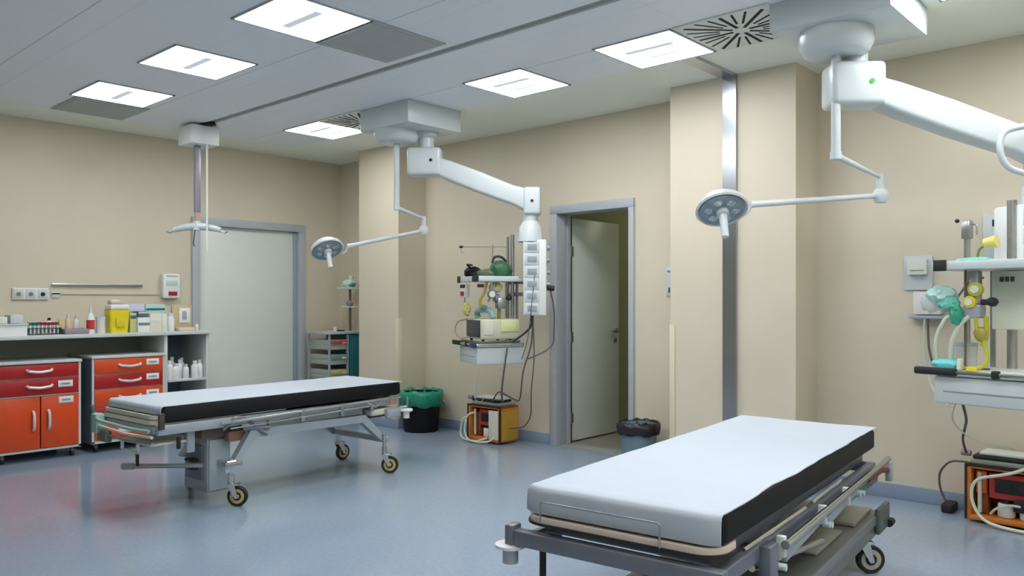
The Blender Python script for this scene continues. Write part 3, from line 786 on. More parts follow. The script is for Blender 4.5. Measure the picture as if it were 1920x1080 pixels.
for a, b, hx in ((x0 + .02, 2.184, 2.135), (2.192, x1 - .02, 2.245)):
    dr = G().box(a, b, YF - .006, YF + .02, .10, .512, .003).done('door', orange_m, t)
    vpull(I4, hx, .25, .40, YF - .006, dr)
    if hx > 2.2: cab_label(I4, 2.375, .475, YF - .006, dr)
castors_small(x0, x1, t)
# cabinet B: five drawers
x0, x1 = 2.575, 3.185
t = thing('drawer_cabinet', 'rolling cabinet with five orange and dark red drawers behind the far stretcher', 'cabinet', ((x0 + x1) / 2, 7.3, 0), 'rolling cabinets under the counter')
G().box(x0, x0 + .018, YF, 7.56, .075, .79).box(x1 - .018, x1, YF, 7.56, .075, .79).box(x0, x1, 7.54, 7.56, .075, .79).box(x0, x1, YF, 7.56, .078, .096).box(x0, x1, YF + .01, YF + .02, .078, .79).done('body', cabw_m, t)
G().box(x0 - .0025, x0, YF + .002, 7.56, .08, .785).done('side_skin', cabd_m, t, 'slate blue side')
G().box(x0 - .006, x1 + .006, YF - .012, 7.57, .79, .812, .003).done('top', cabw_m, t)
zz = .785
for k, (hh, mm_) in enumerate(((.125, orange_m), (.125, red_m), (.150, orange_m), (.135, red_m), (.135, orange_m))):
    dr = G().box(x0 + .02, x1 - .02, YF - .006, YF + .02, zz - hh + .006, zz, .003).done('drawer', mm_, t)
    pull(I4, 2.79, 2.97, zz - hh / 2, YF - .006, dr)
    cab_label(I4, 3.075, zz - hh / 2 + .02, YF - .006, dr)
    zz -= hh + .003
castors_small(x0, x1, t)

# ------------------------------------------------------------------ things on the counter
ZT = .998
def bottle(x, y, z, h, r, body, cap, name='bottle', sx=1, capr=.45):
    t = thing(name, '', 'bottle', (x, y, z))
    G().lathe([(0, z), (r * .92, z), (r, z + .004), (r, z + h * .66), (r * .85, z + h * .74), (r * capr, z + h * .80), (r * capr, z + h * .84), (0, z + h * .84)], (x, y, 0), 18, sx=sx).done('body', body, t)
    G().lathe([(0, z + h * .84), (r * capr * 1.1, z + h * .84), (r * capr * 1.05, z + h), (0, z + h)], (x, y, 0), 16).done('cap', cap, t)
    return t
# white tub at the left end with a box on top
t = thing('storage_tub', 'large white tub at the left edge of the counter', 'tub', (2.02, 7.25, ZT))
G().prism(rrect(1.86, 2.125, 7.13, 7.36, .02), 'z', ZT, ZT + .085).done('body', white2_m, t)
G().prism(rrect(1.85, 2.135, 7.12, 7.37, .025), 'z', ZT + .085, ZT + .097).done('rim', white_m, t)
tag(G().box(1.90, 1.99, 7.16, 7.33, ZT + .098, ZT + .15, .005).done('dressing_pack', offw_m, loc=(1.95, 7.24, ZT + .098)), 'low pale pack on the white tub, at the frame edge', 'pack')
tag(G().box(2.01, 2.10, 7.16, 7.33, ZT + .098, ZT + .165, .006).done('dressing_pack', white_m, loc=(2.05, 7.24, ZT + .098)), 'taller white pack on the right of the white tub', 'pack')
# test tube rack
t = thing('test_tube_rack', 'dark green rack of test tubes beside the white tub', 'rack', (2.27, 7.23, ZT))
G().box(2.145, 2.39, 7.19, 7.27, ZT, ZT + .008, .002).box(2.145, 2.39, 7.19, 7.27, ZT + .05, ZT + .056, .001).box(2.145, 2.15, 7.19, 7.27, ZT, ZT + .056).box(2.385, 2.39, 7.19, 7.27, ZT, ZT + .056).done('frame', mat('dark_teal_rack', (38, 70, 66), .5), t)
capc = [teal_m, redl_m]
proto = {}
for k in range(16):
    i, j = k % 8, k // 8
    x = 2.165 + i * .029; y = 7.208 + j * .045
    red = 3 <= i <= 6
    if red not in proto:
        tt = thing('test_tube', '', 'test tube', (0, 0, 0), 'test tubes in the rack on the counter')
        G().lathe([(0, 0), (.005, .001), (.007, .008), (.007, .07), (0, .07)], (0, 0, 0), 10).done('glass', white2_m, tt)
        G().lathe([(0, .07), (.009, .07), (.009, .092), (0, .092)], (0, 0, 0), 10).done('cap', redl_m if red else teal_m, tt)
        proto[red] = tt
        o = tt
    else: o = copy_tree(proto[red])
    o.location = (x, y, ZT + .009)
    o['label'] = 'small test tube with dark red cap standing in the green rack' if red else 'small test tube with teal cap standing in the green rack'
# row of small bottles behind the rack
def lb(o, label, cat='bottle', group=None): return tag(o, label, cat, group)
lb(bottle(2.35, 7.36, ZT, .135, .026, white2_m, rubber_m), 'small white bottle with black cap behind the test tube rack', group='small bottles on the counter')
lb(bottle(2.43, 7.36, ZT, .12, .024, mat('peach_bottle', (220, 170, 130), .4), yellow_m), 'peach bottle with yellow cap near the test tube rack', group='small bottles on the counter')
lb(bottle(2.495, 7.36, ZT, .165, .022, mat('pale_orange_bottle', (232, 200, 170), .4), offw_m), 'slim pale orange bottle with off-white cap behind the grey tray', group='small bottles on the counter')
lb(bottle(2.56, 7.36, ZT, .15, .022, white2_m, white_m), 'slim white bottle between orange bottle and spray bottle', group='small bottles on the counter')
lb(bottle(2.29, 7.40, ZT, .10, .024, mat('salmon_bottle', (206, 120, 96), .45), redl_m), 'short salmon bottle behind the test tubes', group='small bottles on the counter')
t = thing('instrument_tray', 'low grey tray in front of the small bottles on counter', 'tray', (2.48, 7.2, ZT))
G().box(2.40, 2.585, 7.14, 7.29, ZT, ZT + .006, .002).box(2.40, 2.585, 7.14, 7.145, ZT, ZT + .045, .002).box(2.40, 2.585, 7.285, 7.29, ZT, ZT + .045, .002).box(2.40, 2.405, 7.14, 7.29, ZT, ZT + .045, .002).box(2.58, 2.585, 7.14, 7.29, ZT, ZT + .045, .002).done('body', mat('mauve_grey_tray', (140, 132, 136), .4), t)
# spray bottle
t = thing('spray_bottle', 'tall white bottle with pointed top and red label', 'bottle', (2.61, 7.2, ZT))
x, y = 2.618, 7.2
G().lathe([(0, ZT), (.029, ZT), (.031, ZT + .006), (.031, ZT + .12), (.022, ZT + .155), (.013, ZT + .175), (0, ZT + .175)], (x, y, 0), 20).done('body', white2_m, t)
G().lathe([(0, ZT + .175), (.015, ZT + .175), (.013, ZT + .20), (.005, ZT + .245), (0, ZT + .245)], (x, y, 0), 16).done('nozzle', white_m, t)
G().lathe([(.0315, ZT + .035), (.0315, ZT + .115)], (x, y, 0), 20, close=False).done('label_band', mat('red_label_band', (196, 50, 60), .5), t)
# white canister
t = thing('wipes_canister', 'short white canister between spray bottle and yellow sharps bin', 'canister', (2.69, 7.2, ZT))
G().lathe([(0, ZT), (.036, ZT), (.037, ZT + .005), (.037, ZT + .125), (0, ZT + .125)], (2.70, 7.2, 0), 22).done('body', offw_m, t)
G().lathe([(0, ZT + .125), (.039, ZT + .125), (.039, ZT + .142), (0, ZT + .142)], (2.70, 7.2, 0), 22).done('lid', white_m, t)
# sharps bin
t = thing('sharps_bin', 'bright yellow sharps bin with white lid on the counter', 'sharps bin', (2.83, 7.2, ZT))
g = G(); prev = None
for z, s in ((ZT, .072), (ZT + .20, .086)):
    cur = [g.bm.verts.new(Vector((x, y, z))) for x, y in rrect(2.835 - s, 2.835 + s, 7.2 - s * .8, 7.2 + s * .8, .018)]
    if prev:
        n = len(cur)
        for k in range(n): g.bm.faces.new((prev[k], prev[(k + 1) % n], cur[(k + 1) % n], cur[k]))
    else: g.bm.faces.new(list(reversed(cur)))
    prev = cur
g.bm.faces.new(prev); g.done('body', yellow_m, t)
G().box(2.755, 2.915, 7.13, 7.27, ZT + .20, ZT + .245, .015).done('lid', white2_m, t)
G().box(2.765, 2.85, 7.15, 7.25, ZT + .245, ZT + .29, .02).done('flap', beige_m, t)
G().box(2.80, 2.87, 7.122, 7.132, ZT + .05, ZT + .13, .002).done('sticker', mat('dark_yellow_sticker', (216, 196, 32), .5), t)
# boxes
def carton(name, x0, x1, y0, y1, z0, z1, m, label, stripe=None, sm=None, cat='box', group='medicine boxes on the counter'):
    t = thing(name, label, cat, ((x0 + x1) / 2, (y0 + y1) / 2, z0), group)
    G().box(x0, x1, y0, y1, z0, z1, .003).done('body', m, t)
    if stripe: G().box(x0 + .004, x1 - .004, y0 - .002, y0 + .002, stripe[0], stripe[1], .001).done('printed_band', sm, t)
    return t
carton('medicine_box', 2.93, 2.985, 7.16, 7.30, ZT, ZT + .17, mat('pale_green_box', (188, 196, 130), .5), 'narrow pale green box against the yellow sharps bin', (ZT + .12, ZT + .15), teal_m)
carton('medicine_box', 2.99, 3.095, 7.14, 7.28, ZT, ZT + .13, white2_m, 'white box with grey print right of the pale green box', (ZT + .06, ZT + .085), ink_m)
carton('medicine_box', 2.995, 3.085, 7.15, 7.27, ZT + .131, ZT + .185, mat('dark_print_box', (96, 108, 110), .5), 'small dark box stacked on the left white box', (ZT + .165, ZT + .18), white_m)
carton('medicine_box', 3.10, 3.205, 7.15, 7.28, ZT, ZT + .165, cream_m, 'cream box in the middle of the box row', (ZT + .09, ZT + .12), offw_m)
carton('medicine_box', 3.21, 3.26, 7.16, 7.28, ZT, ZT + .16, offw_m, 'narrow off-white box beside the capped bottle', (ZT + .03, ZT + .06), cream_m)
carton('glove_box', 2.96, 3.14, 7.36, 7.48, ZT, ZT + .25, mat('lavender_box', (196, 200, 220), .5), 'lavender upright box behind the white boxes', (ZT + .15, ZT + .18), ink_m)
carton('glove_box', 3.15, 3.33, 7.36, 7.48, ZT, ZT + .245, mat('pale_teal_box', (176, 206, 200), .5), 'pale teal upright box at the back of the counter', (ZT + .19, ZT + .21), teal_m)
lb(bottle(3.305, 7.2, ZT, .165, .034, white2_m, mat('lilac_cap', (200, 206, 226), .4), capr=.7), 'white bottle with lilac cap at the right end of the boxes', group='small bottles on the counter')
t = thing('leaflet_stand', 'tan framed leaflet stand at the right end of the counter', 'leaflet stand', (3.48, 7.35, ZT))
G().box(3.385, 3.575, 7.34, 7.37, ZT, ZT + .24, .004).done('board', mat('tan_board', (196, 180, 138), .5), t)
G().box(3.45, 3.555, 7.333, 7.34, ZT + .07, ZT + .21, .001).done('leaflet', white2_m, t)
G().box(3.48, 3.52, 7.330, 7.334, ZT + .10, ZT + .18, .001).done('picture', mat('lavender_print', (160, 160, 190), .5), t)
G().box(3.37, 3.585, 7.27, 7.37, ZT, ZT + .03, .004).done('foot', mat('tan_board', (196, 180, 138), .5), t)
tag(G().box(3.36, 3.50, 7.14, 7.24, ZT, ZT + .03, .004).done('card_box', beige_m, loc=(3.43, 7.19, ZT)), 'flat beige card box in front of the leaflet stand', 'box')
lb(bottle(3.54, 7.17, ZT, .07, .016, offw_m, yellow_m), 'tiny pale bottle at the counter corner', group='small bottles on the counter')

# bottles in the open shelf
k = 0
for x, y, h, r, desc in ((3.262, 7.13, .17, .031, 'white bottle at the left of the open shelf beside the divider'),
                   (3.315, 7.12, .14, .031, 'short white bottle second from left in the open shelf'),
                   (3.372, 7.16, .17, .025, 'slim white bottle with tapered neck in the open shelf'),
                   (3.405, 7.11, .13, .027, 'small white bottle before the tall one in the open shelf'),
                   (3.345, 7.26, .19, .026, 'tallest white bottle at the back of the open shelf'),
                   (3.425, 7.24, .18, .026, 'tall white bottle behind the gap in the open shelf'),
                   (3.495, 7.12, .155, .034, 'white bottle just right of the gap in the open shelf'),
                   (3.55, 7.14, .16, .031, 'rightmost white bottle in the open shelf')):
    lb(bottle(x, y, .567, h, r, white2_m, white_m if k % 2 else offw_m, capr=.55), desc, group='white bottles in the open shelf'); k += 1

# ------------------------------------------------------------------ on wall_left
t = thing('socket_strip', 'white three-gang socket strip on the far wall above the counter', 'wall socket', (2.29, YL, 1.34))
G().box(2.155, 2.435, YL - .022, YL, 1.285, 1.385, .006).done('plate', white2_m, t)
for k, c in enumerate((mat('olive_socket', (140, 140, 84), .5), ink_m, dark_m)):
    x = 2.20 + k * .093
    G().box(x - .038, x + .038, YL - .026, YL - .021, 1.295, 1.375, .004).done('module', white_m, t)
    G().cyl((x, YL - .026, 1.332), (x, YL - .030, 1.332), .018, seg=16).done('socket', c, t)
tag(G().box(2.46, 2.53, YL - .012, YL, 1.30, 1.36, .004).done('wall_button', white_m, loc=(2.49, YL, 1.33)), 'small white wall plate right of the socket strip', 'wall plate')
t = thing('wall_rail', 'long thin grey equipment rail on the far wall above the counter', 'rail', (2.85, YL, 1.42))
G().box(2.455, 3.235, YL - .028, YL - .018, 1.408, 1.428, .002).done('rail', steel_m, t)
for x in (2.55, 2.85, 3.15): G().box(x - .012, x + .012, YL - .02, YL, 1.408, 1.428, .002).done('bracket', steel_m, t)
tag(G().box(2.455, 3.40, YL - .012, YL, 1.33, 1.345, .002).done('wall_strip', mat('beige_wall_strip', (204, 192, 166), .5), loc=(2.9, YL, 1.34)), 'faint beige strip on the wall below the grey rail', 'strip')
t = thing('soap_dispenser', 'white wall dispenser with a red label left of the closed door', 'dispenser', (3.49, YL, 1.3))
G().box(3.41, 3.575, YL - .07, YL, 1.30, 1.535, .012).done('body', white2_m, t)
G().box(3.46, 3.545, YL - .075, YL - .069, 1.325, 1.365, .002).done('red_label', redl_m, t)
G().box(3.44, 3.55, YL - .074, YL - .069, 1.42, 1.47, .002).done('print', mat('mint_print', (190, 214, 204), .5), t)
G().box(3.44, 3.55, YL - .074, YL - .069, 1.51, 1.516, .001).done('slot', ink_m, t)

# ------------------------------------------------------------------ on wall_right
t = thing('door_switch', 'tall white switch plate on the wall beside the near column', 'switch', (XR, 3.30, 1.43))
G().box(XR - .014, XR, 3.245, 3.318, 1.315, 1.545, .005).done('plate', white_m, t)
G().box(XR - .018, XR - .013, 3.27, 3.295, 1.34, 1.38, .002).done('button', cable_m, t)
G().box(XR - .018, XR - .013, 3.26, 3.305, 1.50, 1.515, .002).done('button', ink_m, t)
t = thing('glove_dispenser', 'white wire-framed dispenser on the right wall beside the near pendant shelf', 'dispenser', (XR, 1.48, 1.3))
G().box(XR - .02, XR, 1.40, 1.565, 1.345, 1.56, .004).done('back_plate', white_m, t)
G().box(XR - .055, XR - .02, 1.425, 1.54, 1.44, 1.535, .006).done('box', offw_m, t)
G().box(XR - .058, XR - .054, 1.44, 1.52, 1.465, 1.470).box(XR - .058, XR - .054, 1.44, 1.52, 1.43, 1.436).done('print', ink_m, t)
t = thing('glove_box', 'pale pinkish box hanging on the right wall under the wire dispenser', 'box', (XR, 1.45, 1.25), 'wall boxes at the near pendant')
G().box(XR - .07, XR - .002, 1.34, 1.50, 1.19, 1.335, .008).done('body', mat('pale_pink_box', (220, 214, 214), .5), t)
G().box(XR - .09, XR - .002, 1.32, 1.52, 1.165, 1.185, .003).done('shelf', frame_m, t)
t = thing('notice_box', 'white wall cabinet behind the near pendant poles', 'wall box', (XR, 1.0, 1.4))
G().box(XR - .04, XR, .80, 1.12, 1.50, 1.80, .006).done('body', white_m, t)
G().box(XR - .044, XR - .039, 1.05, 1.07, 1.72, 1.76, .002).done('lock', rubber_m, t)

# ------------------------------------------------------------------ bins
def bag_bin(cx, cy, r0, r1, h, body, bag, label, rim_in, skirt, tall):
    from mathutils import noise
    t = thing('waste_bin', label, 'bin', (cx, cy, 0), 'bag-lined waste bins')
    G().lathe([(0, 0), (r0, 0), (r0 + .004, .01), (r1, h), (r1 - .006, h), (r0 - .004, .012), (0, .012)], (cx, cy, 0), 36).done('bucket', body, t)
    g = G(); prof = [(r1 - .012, h - .10), (r1 - .008, h - .02), (r1 + .004, h + .016), (r1 + .018, h + .012), (r1 + .024, h - .02), (r1 + .016, h - skirt)]
    seg = 56; rings = []
    for i, (r, z) in enumerate(prof):
        ring = []
        for k in range(seg):
            a = 2 * math.pi * k / seg
            w_ = noise.noise(Vector((math.cos(a) * 4, math.sin(a) * 4, i * .6))) * .012 * (1 if i > 1 else .3) + noise.noise(Vector((math.cos(a) * 12, math.sin(a) * 12, i * .3))) * .006
            zz = z + (noise.noise(Vector((math.cos(a) * 3, math.sin(a) * 3, 5))) * tall if i in (2, 3, 5) else 0)
            ring.append(g.bm.verts.new(Vector((cx + math.cos(a) * (r + w_), cy + math.sin(a) * (r + w_), zz))))
        rings.append(ring)
    for a_, b_ in zip(rings, rings[1:]):
        for k in range(seg): g.bm.faces.new((a_[k], a_[(k + 1) % seg], b_[(k + 1) % seg], b_[k]))
    o = g.done('bin_bag', bag, t, angle=80)
    sd = o.modifiers.new('s', 'SOLIDIFY'); sd.thickness = .002
    return t
b = bag_bin(5.215, 5.93, .165, .195, .38, black_m, green_m, 'black waste bin with green bag beside the far column', 0, .13, .03)
G().lathe([(0, .37), (.175, .36), (.175, .30), (0, .30)], (5.215, 5.93, 0), 24).done('waste', green_m, b)
G().tube([(5.36, 5.80, .30), (5.39, 5.76, .27), (5.39, 5.76, .24)], .012, 10, round_=.01).done('handle', steel_m, b)
b = bag_bin(5.235, 3.42, .12, .145, .325, bluebin_m, blackbag_m, 'small bin with black bag beside the open door', 0, .075, .02)

# ------------------------------------------------------------------ suction units on the floor
def suction(m, label, hose=True):
    t = thing('suction_unit', label, 'suction unit', tuple(m @ Vector((.2, .12, 0))), 'portable suction units')
    W, D, Hh = .40, .25, .335
    g = G(m)
    for x0, x1 in ((0, .03), (W - .03, W)):
        g.box(x0, x1, 0, D, .02, Hh, .010)
    g.box(0, W, 0, D, Hh - .025, Hh, .010).box(0, W, 0, D, .015, .045, .008).box(.03, W - .03, D - .02, D, .04, Hh - .02)
    g.done('case', amber_m, t)
    G(m).box(-.006, .006, -.006, .012, .015, Hh + .002, .004).box(-.004, W, -.006, .010, Hh - .012, Hh + .004, .004).box(W - .008, W + .004, -.006, .012, .015, Hh, .004).done('edge_trim', rubber_m, t)
    G(m).box(.11, W - .04, .035, .18, .15, Hh - .04, .006).done('control_panel', sred_m, t, 'red control panel')
    g = G(m)
    for x in (.19, .29): g.lathe([(0, 0), (.032, 0), (.034, .012), (0, .014)], (x, .033, .225), 20, Matrix.Rotation(math.radians(90), 3, 'X'))
    g.box(.14, .34, .028, .036, .185, .265, .004)
    g.done('gauge', rubber_m, t)
    G(m).box(.05, .10, .06, .16, .05, .26, .006).done('side_pump', mat('brown_pump', (150, 84, 44), .5, noise=.3, scale=40), t)
    G(m).cyl((.065, .03, .06), (.065, .03, .29), .011, seg=12).done('riser_tube', hose_m, t)
    for x in (.19, .30):
        j = G(m).lathe([(0, .048), (.042, .048), (.045, .055), (.045, .115), (.040, .125), (0, .125)], (x, .075, 0), 24).done('jar', white2_m, t)
        G(m).lathe([(0, .125), (.028, .125), (.026, .148), (0, .148)], (x, .075, 0), 20).done('jar_lid', rubber_m, j)
    if hose: G(m).tube([(.07, .02, .26), (.02, -.03, .24), (-.0, -.05, .10), (.06, -.07, .02), (.20, -.08, .014), (.33, -.05, .03), (.34, .02, .09)], .0085, 10, round_=.07).done('suction_hose', hose_m, t)
    G(m).box(.02, W - .02, .02, D - .02, Hh + .002, Hh + .03, .006).done('lid_tray', mat('grey_green_lid', (150, 164, 152), .4), t)
    G(m).box(.03, W - .05, .02, D - .04, Hh + .032, Hh + .052, .006).done('foot_pedal', rubber_m, t)
    G(m).box(.06, W - .03, .04, D - .05, Hh + .054, Hh + .072, .006).done('pedal_plate', offw_m, t)
    G(m).cyl((-.035, .05, Hh + .055), (.015, .05, Hh + .055), .018, seg=14).done('knob', mat('mauve_knob', (150, 130, 140), .4), t)
    return t
su1 = FR(5.14, 5.20, -90)
su2 = FR(5.19, 1.155, -92)
s1 = suction(su1, 'far orange and red suction unit on the floor left of the open door')
G(su1).box(.27, .385, -.012, .0, .04, .30, .01).done('side_bottle_holder', cream_m, s1)
G(su1).box(.40, .412, .02, .23, .03, .30, .006).done('side_panel', mat('ochre_side', (196, 150, 48), .45), s1)
G(su1).tube([(.02, .02, .20), (-.055, -.01, .21), (-.075, -.03, .05), (.0, -.05, .014), (.16, -.055, .014), (.26, -.01, .05)], .009, 10, round_=.06).done('suction_hose', hose_m, s1)
s2 = suction(su2, 'near orange and red suction unit on the floor at the right edge', False)
G(su2).tube([(.42, .02, .44), (.28, -.05, .33), (.05, -.04, .26), (.035, -.045, .14), (.10, -.06, .03), (.24, -.08, .014), (.45, -.07, .014)], .009, 10, round_=.09).done('suction_hose', hose_m, s2)

G(su2).box(.235, .30, .02, .036, .09, .16, .006).done('valve_block', rubber_m, s2)
G(su2).tube([(.12, .03, .06), (.15, .01, .10), (.22, .01, .13), (.27, .02, .125)], .007, 8, round_=.03).done('short_tube', hose_m, s2)
G(su2).box(.045, .10, .028, .05, .17, .30, .006).done('side_cover', mat('burnt_orange_cover', (186, 92, 36), .4, noise=.2, scale=30), s2)
# power plug block on the floor + cord
t = thing('power_adapter', 'black power adapter with an arching dark cord on the floor at the right skirting', 'power adapter', (5.37, 1.28, 0))
G().box(5.30, 5.44, 1.25, 1.315, 0, .055, .012).done('block', rubber_m, t)
G().tube([(5.40, 1.31, .05), (5.41, 1.345, .12), (5.40, 1.35, .22), (5.36, 1.28, .31), (5.30, 1.18, .325), (5.28, 1.157, .325)], .0065, 8, round_=.05).done('cord', cable_m, t)

# ------------------------------------------------------------------ equipment on pendant 1
def L1(x, y, z): return FR1 @ Vector((x, y, z))
def L2(x, y, z): return FR2 @ Vector((x, y, z))
t = thing('blood_pressure_cuff', 'black rolled cuff on the left of the far pendant upper shelf', 'pressure cuff', L1(-.09, .10, 1.455))
G(FR1).blob((-.10, .08, 1.512), (.085, .075, .055), 3, .25).done('cuff', black_m, t)
G(FR1).tube([(-.12, .06, 1.56), (-.10, .02, 1.585), (-.04, .05, 1.575)], .009, 8, round_=.02).done('tube', rubber_m, t)
t = thing('breathing_bag', 'dark green breathing bag on the right of far pendant upper shelf', 'breathing bag', L1(.10, .15, 1.455))
G(FR1).blob((.08, .17, 1.50), (.10, .12, .045), 5, .2).done('bag', mat('grey_green_bag', (92, 104, 84), .5), t)
G(FR1).blob((.14, .24, 1.53), (.075, .095, .078), 6, .2).done('mask', dgreen_m, t)
G(FR1).tube([(.12, .17, 1.59), (.12, .19, 1.645), (.13, .25, 1.645), (.14, .29, 1.60)], .010, 8, round_=.03).done('connector', rubber_m, t)
t = thing('infusion_rod', 'thin horizontal infusion rod with hooks above far pendant shelf', 'infusion rod', L1(0, .36, 1.70))
a = L1(.0, .36, 1.735)
G().tube([a, a - R_ * .40], .0035, 8).tube([a - R_ * .13 + Vector((0, 0, .02)), a - R_ * .13 + Vector((0, 0, -.14))], .004, 8).done('rod', steel_m, t)
e = a - R_ * .40
G().blob(e, (.018, .018, .012), 1, .1, 2).done('tip', rubber_m, t)
G().tube([e + Vector((0, 0, .0)), e + Vector((0, 0, -.05)), e + R_ * .03 + Vector((0, 0, -.05))], .003, 6, round_=.01).done('hook', steel_m, t)
t = thing('alarm_unit', 'small unit with black top and dark red display under far upper shelf', 'alarm unit', L1(-.14, .02, 1.32))
G(FR1).box(-.17, -.04, -.015, .03, 1.305, 1.415, .006).done('body', offw_m, t)
G(FR1).box(-.15, -.035, -.022, -.014, 1.385, 1.412, .003).done('black_bar', rubber_m, t)
G(FR1).box(-.15, -.06, -.021, -.014, 1.318, 1.355, .003).done('display', redl_m, t)
G(FR1).box(.2255, .232, .0, .06, 1.385, 1.412, .003).done('side_clip', rubber_m, t)
# ventilator on the tray
t = thing('ventilator', 'cream ventilator with dark front on the far pendant tray', 'ventilator', L1(.0, .2, .93))
G(FR1).box(-.17, .20, .045, .385, .958, 1.125, .014).done('body', mat('cream_grey_case', (200, 198, 174), .45), t)
G(FR1).box(-.15, .18, .036, .046, .975, 1.115, .006).done('front_panel', mat('dark_screen', (54, 56, 62), .3), t)
G(FR1).box(.198, .206, .07, .15, .995, 1.115, .006).done('control_panel', cream_m, t)
G(FR1).box(.198, .208, .215, .38, 1.02, 1.12, .006).done('side_cover', mat('pale_lime_cover', (214, 218, 160), .45), t)
for yy in (.08, .32): G(FR1).cyl((.15, yy, .927), (.15, yy, .96), .012, seg=10).done('foot', rubber_m, t)
for yy in (.08, .32): G(FR1).cyl((-.14, yy, .927), (-.14, yy, .96), .012, seg=10).done('foot', rubber_m, t)
G(FR1).tube([(-.10, .04, .97), (-.14, -.03, .955), (-.22, -.05, 1.02), (-.20, -.03, 1.10), (-.12, .03, 1.12)], .006, 8, round_=.05).done('breathing_tube', mat('tan_tube', (170, 150, 110), .4), t)
# suction/oxygen regulators between the shelves
t = thing('oxygen_regulator', 'yellow and grey flow regulator above the cream ventilator', 'regulator', L1(.15, .25, 1.2))
G(FR1).cyl((.14, .22, 1.30), (.14, .18, 1.30), .035, seg=20).done('gauge', mat('mauve_grey', (134, 132, 150), .4), t)
G(FR1).box(.10, .18, .20, .27, 1.21, 1.30, .01).done('body', steel_m, t)
G(FR1).blob((.17, .30, 1.30), (.022, .026, .024), 2, .1, 2).done('knob', rubber_m, t)
G(FR1).cyl((.15, .22, 1.12), (.15, .22, 1.21), .014, seg=12).done('stem', mat('olive_stem', (128, 116, 50), .5), t)
t = thing('pressure_gauge', 'grey dial gauge with pale face behind the yellow hose on far pendant', 'gauge', L1(.19, .12, 1.29))
G(FR1).lathe([(0, -.014), (.034, -.014), (.037, 0), (.034, .014), (0, .014)], (.215, .13, 1.33), 22, Matrix.Rotation(math.radians(90), 3, 'Y')).done('dial_case', frame2_m, t)
G(FR1).lathe([(0, 0), (.026, 0), (.026, .003), (0, .003)], (.230, .13, 1.33), 20, Matrix.Rotation(math.radians(90), 3, 'Y')).done('dial_face', offw_m, t)
G(FR1).cyl((.215, .13, 1.36), (.215, .13, 1.435), .008, seg=10).done('stem', steel_m, t)
t = thing('breathing_hose', 'mint ribbed breathing hose looped over the cream ventilator', 'hose', L1(.05, .1, 1.13))
G(FR1).tube([(-.02, .10, 1.135), (-.02, .08, 1.18), (.06, .08, 1.20), (.16, .14, 1.20), (.18, .16, 1.135)], .024, 12, round_=.05).done('ribbed_hose', mat('grey_mint_hose', (130, 170, 168), .45), t)
G(FR1).blob((.10, .10, 1.215), (.06, .03, .026), 4, .2, 2).done('mask', mat('deep_teal', (66, 140, 144), .4), t)
t = thing('oxygen_hose', 'yellow oxygen hose hanging below the far upper shelf', 'hose', L1(.1, .1, 1.4))
G(FR1).tube([(.18, .10, 1.43), (.18, .09, 1.35), (.15, .05, 1.28), (.14, .06, 1.22)], .011, 10, round_=.04).tube([(.19, .20, 1.43), (.17, .17, 1.38), (.16, .12, 1.27)], .009, 10, round_=.04).done('hose', mat('ochre_hose', (176, 160, 70), .45), t)
t = thing('drainage_bag', 'clear bag with yellow print hanging under the far shelf', 'bag', L1(.15, .2, 1.3))
G(FR1).blob((.15, .19, 1.385), (.035, .06, .045), 8, .15).done('bag', mat('pale_yellow_film', (214, 210, 170), .35, alpha=.8), t)
t = thing('drainage_bag', 'yellow pouch hanging left above the cream ventilator', 'bag', L1(-.1, .0, 1.2))
G(FR1).blob((-.10, .02, 1.205), (.065, .03, .055), 9, .35).done('bag', mat('soft_yellow_pouch', (206, 200, 120), .4), t)
G(FR1).tube([(-.13, .015, 1.25), (-.13, .015, 1.31)], .004, 6).done('string', cable_m, t)
# a wire bottle basket under the ventilator front
t = thing('cable_bundle', 'dark bundle of cables lying on the far pendant tray front', 'cables', L1(.1, .03, .93))
G(FR1).tube([(-.16, .0, .935), (-.05, .03, .935), (.08, .01, .94), (.21, .03, .935), (.215, .2, .94), (.215, .38, .94)], .011, 8, round_=.05).done('cable', cable_m, t)

def hang(name, pts, r, m_, label, cat='cable', rd=.08, group='cables and hoses at the far pendant'):
    o = G().tube(pts, r, 8, round_=rd).done(name, m_, loc=pts[0]); tag(o, label, cat, group); return o
c1 = Vector((4.93, 4.25, 1.16))
tl = Vector((4.86, 4.30, .92))
fl = Vector((5.17, 4.90, .38))
hang('power_cable', [c1, c1 + Vector((.0, .0, -.10)), tl + Vector((.0, .0, .07)), tl + Vector((-.06, .05, .02))], .009, rubber_m, 'thick black cable from the console bottom to the tray')
hang('power_cable', [c1 + Vector((.02, 0, .0)), c1 + Vector((-.0, .0, -.25)), c1 + Vector((-.05, .05, -.45)), c1 + Vector((-.03, .1, -.72)), fl + Vector((-.03, -.08, .10)), fl + Vector((-.02, 0, .0))], .0065, cable_m, 'dark cable falling from console to the far suction unit')
hang('gas_hose', [(4.80, 4.40, .89), (4.76, 4.42, .60), (4.84, 4.50, .46), (5.0, 4.62, .42), (5.14, 4.80, .40)], .0075, cable_m, 'dark hose looping below the far drawer unit', 'hose')
hang('gas_hose', [(5.06, 4.16, 1.37), (5.09, 4.14, 1.20), (5.08, 4.14, .92), (5.02, 4.18, .86), (4.92, 4.28, .80)], .006, cable_m, 'grey hose from the console side plug curving beside the door', 'hose')
hang('power_cable', [(4.97, 4.27, 1.16), (5.00, 4.28, .80), (4.98, 4.30, .52), (5.10, 4.40, .30), (5.18, 4.55, .18), (5.25, 4.78, .14)], .005, cable_m, 'thin cable hanging to the right of far suction unit')
hang('sensor_lead', [(4.70, 4.66, .755), (4.72, 4.70, .60), (4.74, 4.72, .45), (4.9, 4.80, .40), (5.15, 5.0, .41)], .003, hose_m, 'thin pale lead below the left of the far drawer')
